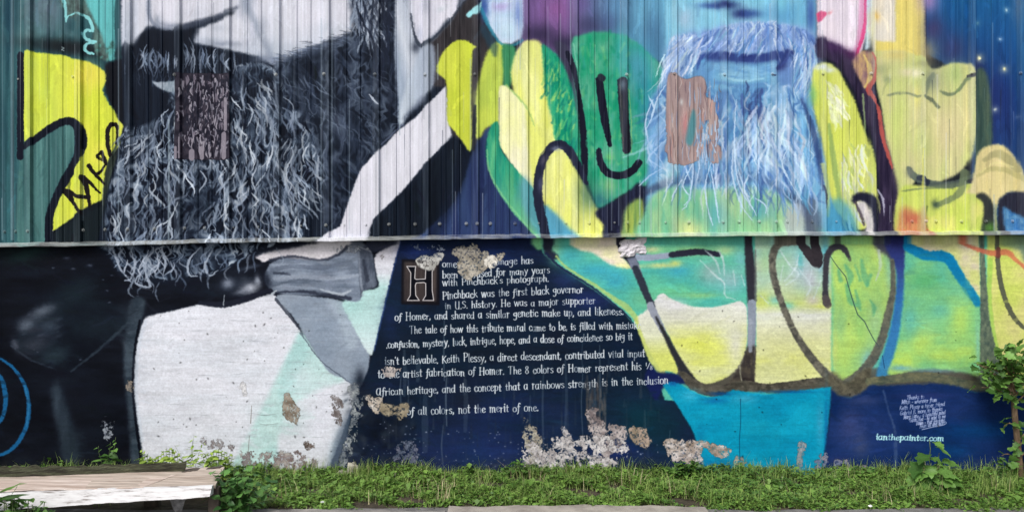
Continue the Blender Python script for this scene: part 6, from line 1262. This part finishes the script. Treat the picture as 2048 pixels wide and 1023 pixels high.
# sapling at the right edge
sp = thing("sapling", "young tree with thin brown trunk and broad leaves, right end of the wall", "tree", (WX(2034)*.97, -.16, 0))
r = random.Random(21)
tp = [(.012, 0, -.02), (.008, 0, .10), (.0, .005, .22), (-.012, .01, .36), (-.020, .015, .50), (-.03, .03, .62), (-.06, .03, .74)]
link("trunk", tube_mesh("trunk", tp, [.021, .019, .017, .0165, .015, .010, .005], 10), M_bark, sp)
twigs = []
for (z0, dx, dy, h) in ((.46, -.22, -.03, .10), (.50, -.24, .02, .20), (.52, -.14, -.04, .26), (.55, .0, .0, .26), (.50, .10, -.03, .18), (.46, .14, .0, .06), (.56, -.20, .03, .12), (.18, .09, -.04, .14), (.22, .10, -.02, .10), (.12, .08, -.05, .06), (.30, -.10, -.03, .03), (.10, -.12, -.04, .06), (.48, -.10, -.06, .02), (.6, .08, 0, .16), (.58, -.08, -.05, .18)):
    b0_ = Vector((-.01 if z0 > .3 else .003, .008, z0)); e0 = b0_+Vector((dx, dy, h))
    pts = [b0_.lerp(e0, u)+Vector((0, 0, .03*math.sin(u*3.14))) for u in np.linspace(0, 1, 6)]
    link("branch", tube_mesh("branch", pts, [.005, .0045, .004, .003, .0025, .0015], 5), M_bark, sp)
    nl = int(8+Vector((dx, dy, h)).length*62)
    if z0 == .30 or (z0 == .10): nl = 7
    for i in range(nl):
        u = .25+.75*i/nl; p = b0_.lerp(e0, u)+Vector((0, 0, .03*math.sin(u*3.14)))
        ang = r.uniform(0, 6.28)
        leaf_at("leaf", lob2, M_leaf, sp, p+Vector((r.gauss(0, .028), r.gauss(0, .025), r.gauss(0, .028))), (math.cos(ang), math.sin(ang)*.5-.5, r.uniform(-.5, .3)), r.uniform(.45, .9), r, .6)

# broad leaved weed under the web address
wl = thing("broadleaf_weed", "tall weed with large heart shaped leaves below the web address", "plant", (WX(1862)*.93, -.34, 0)); r = random.Random(5)
for (dx, h) in ((0, .30), (-.05, .22), (.05, .22)):
    pts = [(dx*u+r.gauss(0, .003), 0, h*u-.005) for u in np.linspace(0, 1, 6)]
    link("stem", tube_mesh("stem", pts, [.004, .0035, .003, .003, .0025, .002], 5), M_stem, wl)
for x, z, sz, dx_ in ((.005, .285, 1.0, .2), (.03, .25, 1.25, .8), (-.05, .22, 1.45, -1), (.02, .19, 1.1, .6), (-.075, .165, 1.6, -1), (.06, .17, 1.3, 1), (-.02, .15, 1.2, -.3), (.03, .13, 1.3, .7), (-.05, .11, 1.1, -.8), (.07, .11, 1.1, 1), (-.01, .09, 1.2, .2), (.1, .14, .8, 1), (-.09, .12, .9, -1), (.04, .07, 1.2, .4), (-.04, .06, 1.2, -.5), (0, .2, .9, -.4), (.09, .07, 1, .8), (-.11, .08, 1, -.8), (-.07, .045, 1.1, -.6), (.0, .045, 1.1, 0), (.07, .04, 1.1, .6), (.12, .07, .9, 1), (-.03, .09, .9, -.2), (.05, .1, .9, .3), (-.1, .05, .8, -1)):
    leaf_at("leaf", lob, M_leaf_d if False else M_leaf, wl, (x, r.uniform(-.05, 0), z), (dx_, -.8, r.uniform(-.5, -.1)), sz, r, .3)
# leafy bush at the right end of the platform
bs = thing("leafy_bush", "dense green bush growing at the right end of the timber platform", "bush", (at(492, 1016, 0).x, -.80, 0)); r = random.Random(8)
for i in range(34):
    a = r.uniform(0, 6.28); d = r.uniform(0, 1)**.5; e = Vector((math.cos(a)*d*.24, math.sin(a)*d*.15, .27-.17*d*d+r.uniform(-.04, .02)))
    if e.x < -.16: e.x = -.16
    pts = [Vector((e.x*.25*u+e.x*.75*u*u, e.y*u, e.z*u)) for u in np.linspace(0, 1, 6)]
    link("stem", tube_mesh("stem", pts, [.0025, .0022, .002, .0018, .0015, .001], 4), M_stem, bs)
    for k_ in range(8):
        u = .3+.7*k_/7; p = Vector((e.x*.25*u+e.x*.75*u*u, e.y*u, e.z*u)); an = r.uniform(0, 6.28)
        leaf_at("leaf", ov2, M_leaf_d, bs, p+Vector((r.gauss(0, .014), r.gauss(0, .014), r.gauss(0, .01))), (math.cos(an), math.sin(an)-.4, r.uniform(-.2, .5)), r.uniform(.55, 1.0), r, .5)
# weed with long pointed leaves in front of the platform
fw = thing("long_leaf_weed", "weed with long pointed leaves in front of the white board", "plant", (at(70, 1035, 0).x, -1.14, 0)); r = random.Random(3)
for px_, ang, sz, z in ((0, 95, 1.1, .18), (.015, 80, .9, .17), (-.03, 110, .8, .18), (.04, 50, 1.0, .17), (.07, 25, 1.0, .15), (-.06, 150, .8, .15), (0, 100, .75, .19), (.02, 60, .55, .18), (.05, 30, .8, .155), (.01, 75, .5, .16), (-.04, 130, .5, .17), (-.1, 150, .45, .15), (.06, 45, .5, .14), (-.02, 20, .45, .17), (.03, 160, .45, .15), (-.08, 100, .4, .17), (.1, 20, .6, .14), (.08, 70, .5, .15)):
    leaf_at("leaf", lan, M_leaf, fw, (px_, r.uniform(-.03, .03), z+.055), (math.cos(R(ang)), -.3, math.sin(R(ang))), sz, r, .5)
for px_, h_ in ((0, .25), (.03, .24), (.06, .22), (-.05, .23), (-.1, .22), (.1, .20)):
    link("stem", tube_mesh("stem", [(px_, 0, h_*u) for u in np.linspace(0, 1, 4)], [.003, .0028, .0024, .002], 5), M_stem, fw)
for i in range(44):
    dx = r.uniform(-.24, .26); h = .245-abs(dx)*.22+r.uniform(-.05, .0)
    pts = [(dx, r.uniform(-.02, .05), h*u) for u in np.linspace(0, 1, 4)]
    link("stem", tube_mesh("stem", pts, [.002]*4, 4), M_stem, fw)
    for k_ in range(6):
        an = r.uniform(0, 6.28); leaf_at("leaf", sm2, M_leaf, fw, (dx+r.gauss(0, .012), pts[2][1], h*(.55+.45*k_/5)), (math.cos(an), math.sin(an)-.3, r.uniform(-.1, .5)), r.uniform(.9, 1.6), r, .5)
weed("weed", "small dark two leaved weed behind the mossy beam before the dark wall", "plant", (WX(206)*.93, -.30, 0), [(0, 0, .27, .02, 0), (.02, 0, .30, .03, 0), (-.02, 0, .25, -.03, 0)], sm_, M_leaf, 31, per=8, lsz=(1.0, 1.5))
weed("weed", "low pale green weed left of the lacy weed at the foot of the white shirt", "plant", (WX(318)*.94, -.26, 0), [(d, 0, .20+.03*math.sin(d*40), d*.2, 0) for d in np.linspace(-.10, .08, 14)], leaf_mesh("leaf", .03, .022), M_leaf_l, 32, per=11, lsz=(1.0, 1.6))
weed("weed", "tallest pale lacy weed rising behind the end of the mossy beam", "plant", (WX(374)*.94, -.25, 0), [(0, 0, .29, .02, 0), (.02, 0, .26, .06, 0), (-.02, 0, .24, -.07, 0), (.01, 0, .30, .01, 0), (-.01, 0, .2, -.05, 0)], frn, M_leaf_l, 33, per=14, stem_r=.0015, lsz=(.7, 1.1))
weed("weed", "bushy pale green weed just right of the lacy weed behind the platform", "plant", (WX(428)*.94, -.24, 0), [(d, 0, .22-abs(d)*.6, d*.5, 0) for d in np.linspace(-.06, .06, 12)], leaf_mesh("leaf", .032, .02), M_leaf_l, 34, per=11, lsz=(1.0, 1.6))
weed("weed", "low sprig reaching sideways against the dark foot of the wedge", "plant", (WX(768), -.06, 0), [(0, 0, .08, .07, 0), (.0, 0, .06, .04, 0)], leaf_mesh("leaf", .03, .022), M_leaf, 35, per=6)
weed("weed", "rounded clump of weeds below the lower right flaked paint on dark green", "plant", (WX(1384)*.97, -.12, 0), [(d, 0, .12-abs(d)*.5+.02*math.sin(d*90), d*.4, -.01) for d in np.linspace(-.12, .12, 22)], leaf_mesh("leaf", .036, .028), M_leaf, 36, per=9, lsz=(.8, 1.3))
weed("weed", "small upright weed against the blue wall near the last line of lettering", "plant", (WX(1036)*.98, -.10, 0), [(d, 0, .13-abs(d), d*.5, 0) for d in np.linspace(-.06, .06, 8)], leaf_mesh("leaf", .032, .024), M_leaf, 37, per=6)
weed("weed", "small spreading weed at the foot of the navy paint left of the tall weed", "plant", (WX(1736)*.97, -.10, 0), [(d, 0, .09-abs(d)*.4, d*.6, 0) for d in np.linspace(-.07, .07, 8)], leaf_mesh("leaf", .032, .022), M_leaf, 38, per=5)
weed("weed", "thin weed clump right beside the sapling trunk at its foot", "plant", (WX(2000)*.96, -.20, 0), [(d, 0, .17-abs(d)*.8, d*.5, 0) for d in np.linspace(-.08, .08, 8)], leaf_mesh("leaf", .034, .026), M_leaf, 39, per=6)

# broken lumps
def rock(label, px, y, w, h, seed, mat, z=0):
    r = random.Random(seed); bm = bmesh.new(); bmesh.ops.create_icosphere(bm, subdivisions=3, radius=1)
    ph = [r.uniform(0, 6) for _ in range(6)]
    for v_ in bm.verts:
        c = v_.co; k = 1+.22*math.sin(c.x*3+ph[0])*math.sin(c.y*3+ph[1])+.16*math.sin(c.z*5+ph[2])+.10*math.sin(c.x*9+ph[3]+c.z*7)
        v_.co = Vector((c.x*w*k, c.y*w*.7*k, max(-.2, c.z)*h*k))
    link("rubble_lump", bm_mesh("rubble_lump", bm), mat, None, (WX(px)*(4.94+y)/4.94, y, z), (0, 0, r.uniform(-.3, .3)), label=label, category="rubble")
M_rub = simple("pale_rubble", (.20, .19, .15), (.50, .48, .40), 26, .95, .8, .01)
rock("tallest pale broken lump at the foot of the grey paint edge", 706, -.07, .032, .085, 1, M_rub)
rock("flat pale broken lump left of the tallest lump at the wall foot", 684, -.08, .040, .045, 2, M_rub)
rock("small reddish stone in the grass left of the first lower flaking", 828, -.10, .026, .03, 3, simple("red_rubble", (.22, .14, .11), (.36, .26, .22), 20, .9))
rock("small grey stone in the grass between reddish stone and lump", 790, -.09, .03, .026, 4, M_rub)
def scrap(label, px, py, s_, c, seed):
    r = random.Random(seed); p = at(px, py, .035); bm = bmesh.new()
    vs = [bm.verts.new((math.cos(a)*s_*r.uniform(.6, 1.2), math.sin(a)*s_*.6*r.uniform(.6, 1.2), r.uniform(0, s_*.5))) for a in np.linspace(0, 5.4, 7)]
    bm.faces.new(vs); o = link("litter", bm_mesh("litter", bm), simple("litter", c, tuple(x*.9 for x in c), 10, .7), None, p, (R(35), 0, r.uniform(0, 3)), label=label, category="litter"); o.modifiers.new("t", 'SOLIDIFY').thickness = .002
scrap("white scrap of litter in the grass below the cyan paint", 1566, 955, .016, (.7, .62, .6), 1)
scrap("small white chip of litter on the asphalt edge far right", 1740, 1011, .012, (.8, .8, .8), 2)
scrap("pale chip of litter in the grass under the white shirt", 645, 1003, .012, (.5, .52, .5), 3)

# ---------------------------------------------------------------- grass strip
def field(n, rng_, kind):
    """arrays of positions over the strip, denser near the wall, ragged at the kerb"""
    x = rng_.uniform(-4.6, 4.6, n); y = -rng_.uniform(0.0, 1.0, n)*.74
    edge = .65+.03*np.sin(x*5.3)+.025*np.sin(x*13+1)+.02*np.sin(x*31)+np.where(x > 1.02, .035, 0)
    edge = np.where((x > 1.1) & (x < 1.5), edge+.02, edge)
    keep = (-y < edge+rng_.normal(0, .018, n))
    bare = (np.sin(x*3.7+y*9)+np.sin(x*8.1-y*14+2)+np.sin(x*17+y*21)) < -1.45+.5*np.exp(y/.05)
    keep &= ~bare
    # under the platform nothing much grows
    keep &= ~((x < -1.6) & (y < -.45))
    return x[keep], y[keep]
def clump(x, y): return .5+.5*np.clip(.5*np.sin(x*6.1+1.3*np.sin(y*11))+.5*np.sin(x*15.7+y*19+.7+np.sin(x*4))+.5*np.sin(x*41-y*37+2*np.sin(x*9)), -1, 1)**1.0
def build_leaves(name, label, n, seed, L, W, tilt, height, mat, round_=False):
    g = np.random.default_rng(seed); x, y = field(n, g, 0); n = len(x)
    c = clump(x, y); wallnear = np.exp(y/.10)
    h = height*(.22+1.1*c**1.4+.45*wallnear)*g.uniform(.5, 1.1, n)*np.clip((.78+y)/.2, .35, 1)
    az = g.uniform(0, 2*np.pi, n); ln = L*g.uniform(.6, 1.3, n); wd = W*g.uniform(.7, 1.3, n)
    el_ = g.normal(tilt, .35, n)
    dx, dy, dz = np.cos(az)*np.cos(el_), np.sin(az)*np.cos(el_), np.sin(el_)
    sx, sy = -np.sin(az), np.cos(az)
    z0 = h if round_ else np.zeros(n)-.004
    if not round_: ln = np.maximum(h*1.5, .02)*g.uniform(.8, 1.3, n)
    b = np.stack([x, y, z0], 1); d = np.stack([dx, dy, dz], 1); s = np.stack([sx, sy, np.zeros(n)], 1)
    if round_:
        up_ = np.array([0, 0, 1.0])
        v = np.stack([b, b+d*(ln*.5)[:, None]+s*(wd*.5)[:, None]+up_*(wd*.12)[:, None], b+d*ln[:, None]-up_*(ln*.15)[:, None], b+d*(ln*.5)[:, None]-s*(wd*.5)[:, None]+up_*(wd*.12)[:, None]], 1).reshape(-1, 3)
        faces = np.arange(4*n).reshape(-1, 4); faces = np.concatenate([faces[:, [0, 1, 2]], faces[:, [0, 2, 3]]])
        per = 4
    else:
        bend = np.stack([dx, dy, np.zeros(n)], 1)*(ln*.35)[:, None]
        v = np.stack([b-s*(wd*.5)[:, None], b+s*(wd*.5)[:, None], b+d*(ln*.6)[:, None]+s*(wd*.35)[:, None], b+d*(ln*.6)[:, None]-s*(wd*.35)[:, None], b+d*ln[:, None]+bend-np.array([0, 0, 1.0])*(ln*.12)[:, None]], 1).reshape(-1, 3)
        q = np.arange(n)*5; faces = np.concatenate([np.stack([q, q+1, q+2], 1), np.stack([q, q+2, q+3], 1), np.stack([q+3, q+2, q+4], 1)]); per = 5
    me = bpy.data.meshes.new(name); me.vertices.add(len(v)); me.vertices.foreach_set('co', v.astype(np.float32).ravel())
    me.loops.add(faces.size); me.loops.foreach_set('vertex_index', faces.astype(np.int32).ravel())
    me.polygons.add(len(faces)); me.polygons.foreach_set('loop_start', np.arange(len(faces), dtype=np.int32)*3)
    me.update(calc_edges=True)
    ti = np.clip(g.beta(2, 2.2, n)*.8+.25*(clump(x*.7+3, y*.8)-.4), 0, 1).astype(np.float32); at_ = me.attributes.new('tint', 'FLOAT', 'POINT'); at_.data.foreach_set('value', np.repeat(ti, per))
    me.materials.append(mat)
    o = bpy.data.objects.new(name, me); COL.objects.link(o); o['kind'] = 'stuff'; o['label'] = label; o['category'] = 'grass' if 'grass' in name else 'ground cover'
    return o
M_gc = leafmat("clover_green", (.055, .135, .024), (.22, .38, .075), .25, True)
M_gr = leafmat("grass_green", (.09, .18, .035), (.31, .42, .12), .25, True)
M_dry = leafmat("dry_grass", (.24, .20, .10), (.46, .42, .25), .2, True)
build_leaves("ground_cover", "low broad leaved weeds and clover covering the strip along the wall", 42000, 1, .026, .018, .15, .036, M_gc, True)
build_leaves("grass", "short green grass blades mixed through the strip along the wall", 60000, 2, .05, .004, .95, .055, M_gr)
build_leaves("ground_cover", "larger broad leaves of plantain and dock scattered through the strip", 2600, 7, .045, .030, .25, .040, M_gc, True)
build_leaves("dry_grass", "straw coloured dead blades scattered in the grass strip", 6500, 3, .04, .003, .7, .030, M_dry)
# taller tufts standing out of the strip
def tufts(name, label, spots, seed, mat):
    g = random.Random(seed); bm = bmesh.new(); lay = bm.verts.layers.float.new('tint')
    for (tx, ty, n, h) in spots:
        for _ in range(n):
            a = g.uniform(0, 6.28); L = h*g.uniform(.5, 1.15); sx = tx+g.gauss(0, .03); sy = ty+g.gauss(0, .02)
            lean = g.uniform(.1, .7); w = g.uniform(.0015, .0032); ti = g.random(); prev = None
            for k in range(4):
                u = k/3; cx = sx+math.cos(a)*lean*L*u*u; cy_ = sy+math.sin(a)*lean*L*u*u*.7; cz = L*(u-.25*lean*u*u)
                ww = w*(1-u*.85); v1 = bm.verts.new((cx-ww*math.sin(a), cy_+ww*math.cos(a), cz)); v2 = bm.verts.new((cx+ww*math.sin(a), cy_-ww*math.cos(a), cz)); v1[lay] = ti; v2[lay] = ti
                if prev: bm.faces.new((prev[0], prev[1], v2, v1))
                prev = (v1, v2)
    me = bm_mesh(name, bm); o = link(name, me, mat, None, kind='stuff', label=label, category='grass')
g = random.Random(12)
tufts("grass_tufts", "taller grass tufts rising along the foot of the wall", [(g.uniform(-4.5, 4.5), -g.uniform(.01, .12) if g.random() < .6 else -g.uniform(.1, .6), g.randint(8, 26), g.uniform(.05, .12)) for _ in range(230)], 13, M_gr)
tufts("grass_tufts", "taller grass around the sapling and broad leaved weed", [(g.uniform(2.1, 3.3), -g.uniform(.02, .45), g.randint(12, 30), g.uniform(.07, .16)) for _ in range(34)], 14, M_gr)
tufts("dry_stalks", "thin dry seed stalks standing in the grass strip", [(g.uniform(-1.5, 4.5), -g.uniform(.02, .6), g.randint(2, 7), g.uniform(.07, .15)) for _ in range(90)], 15, M_dry)
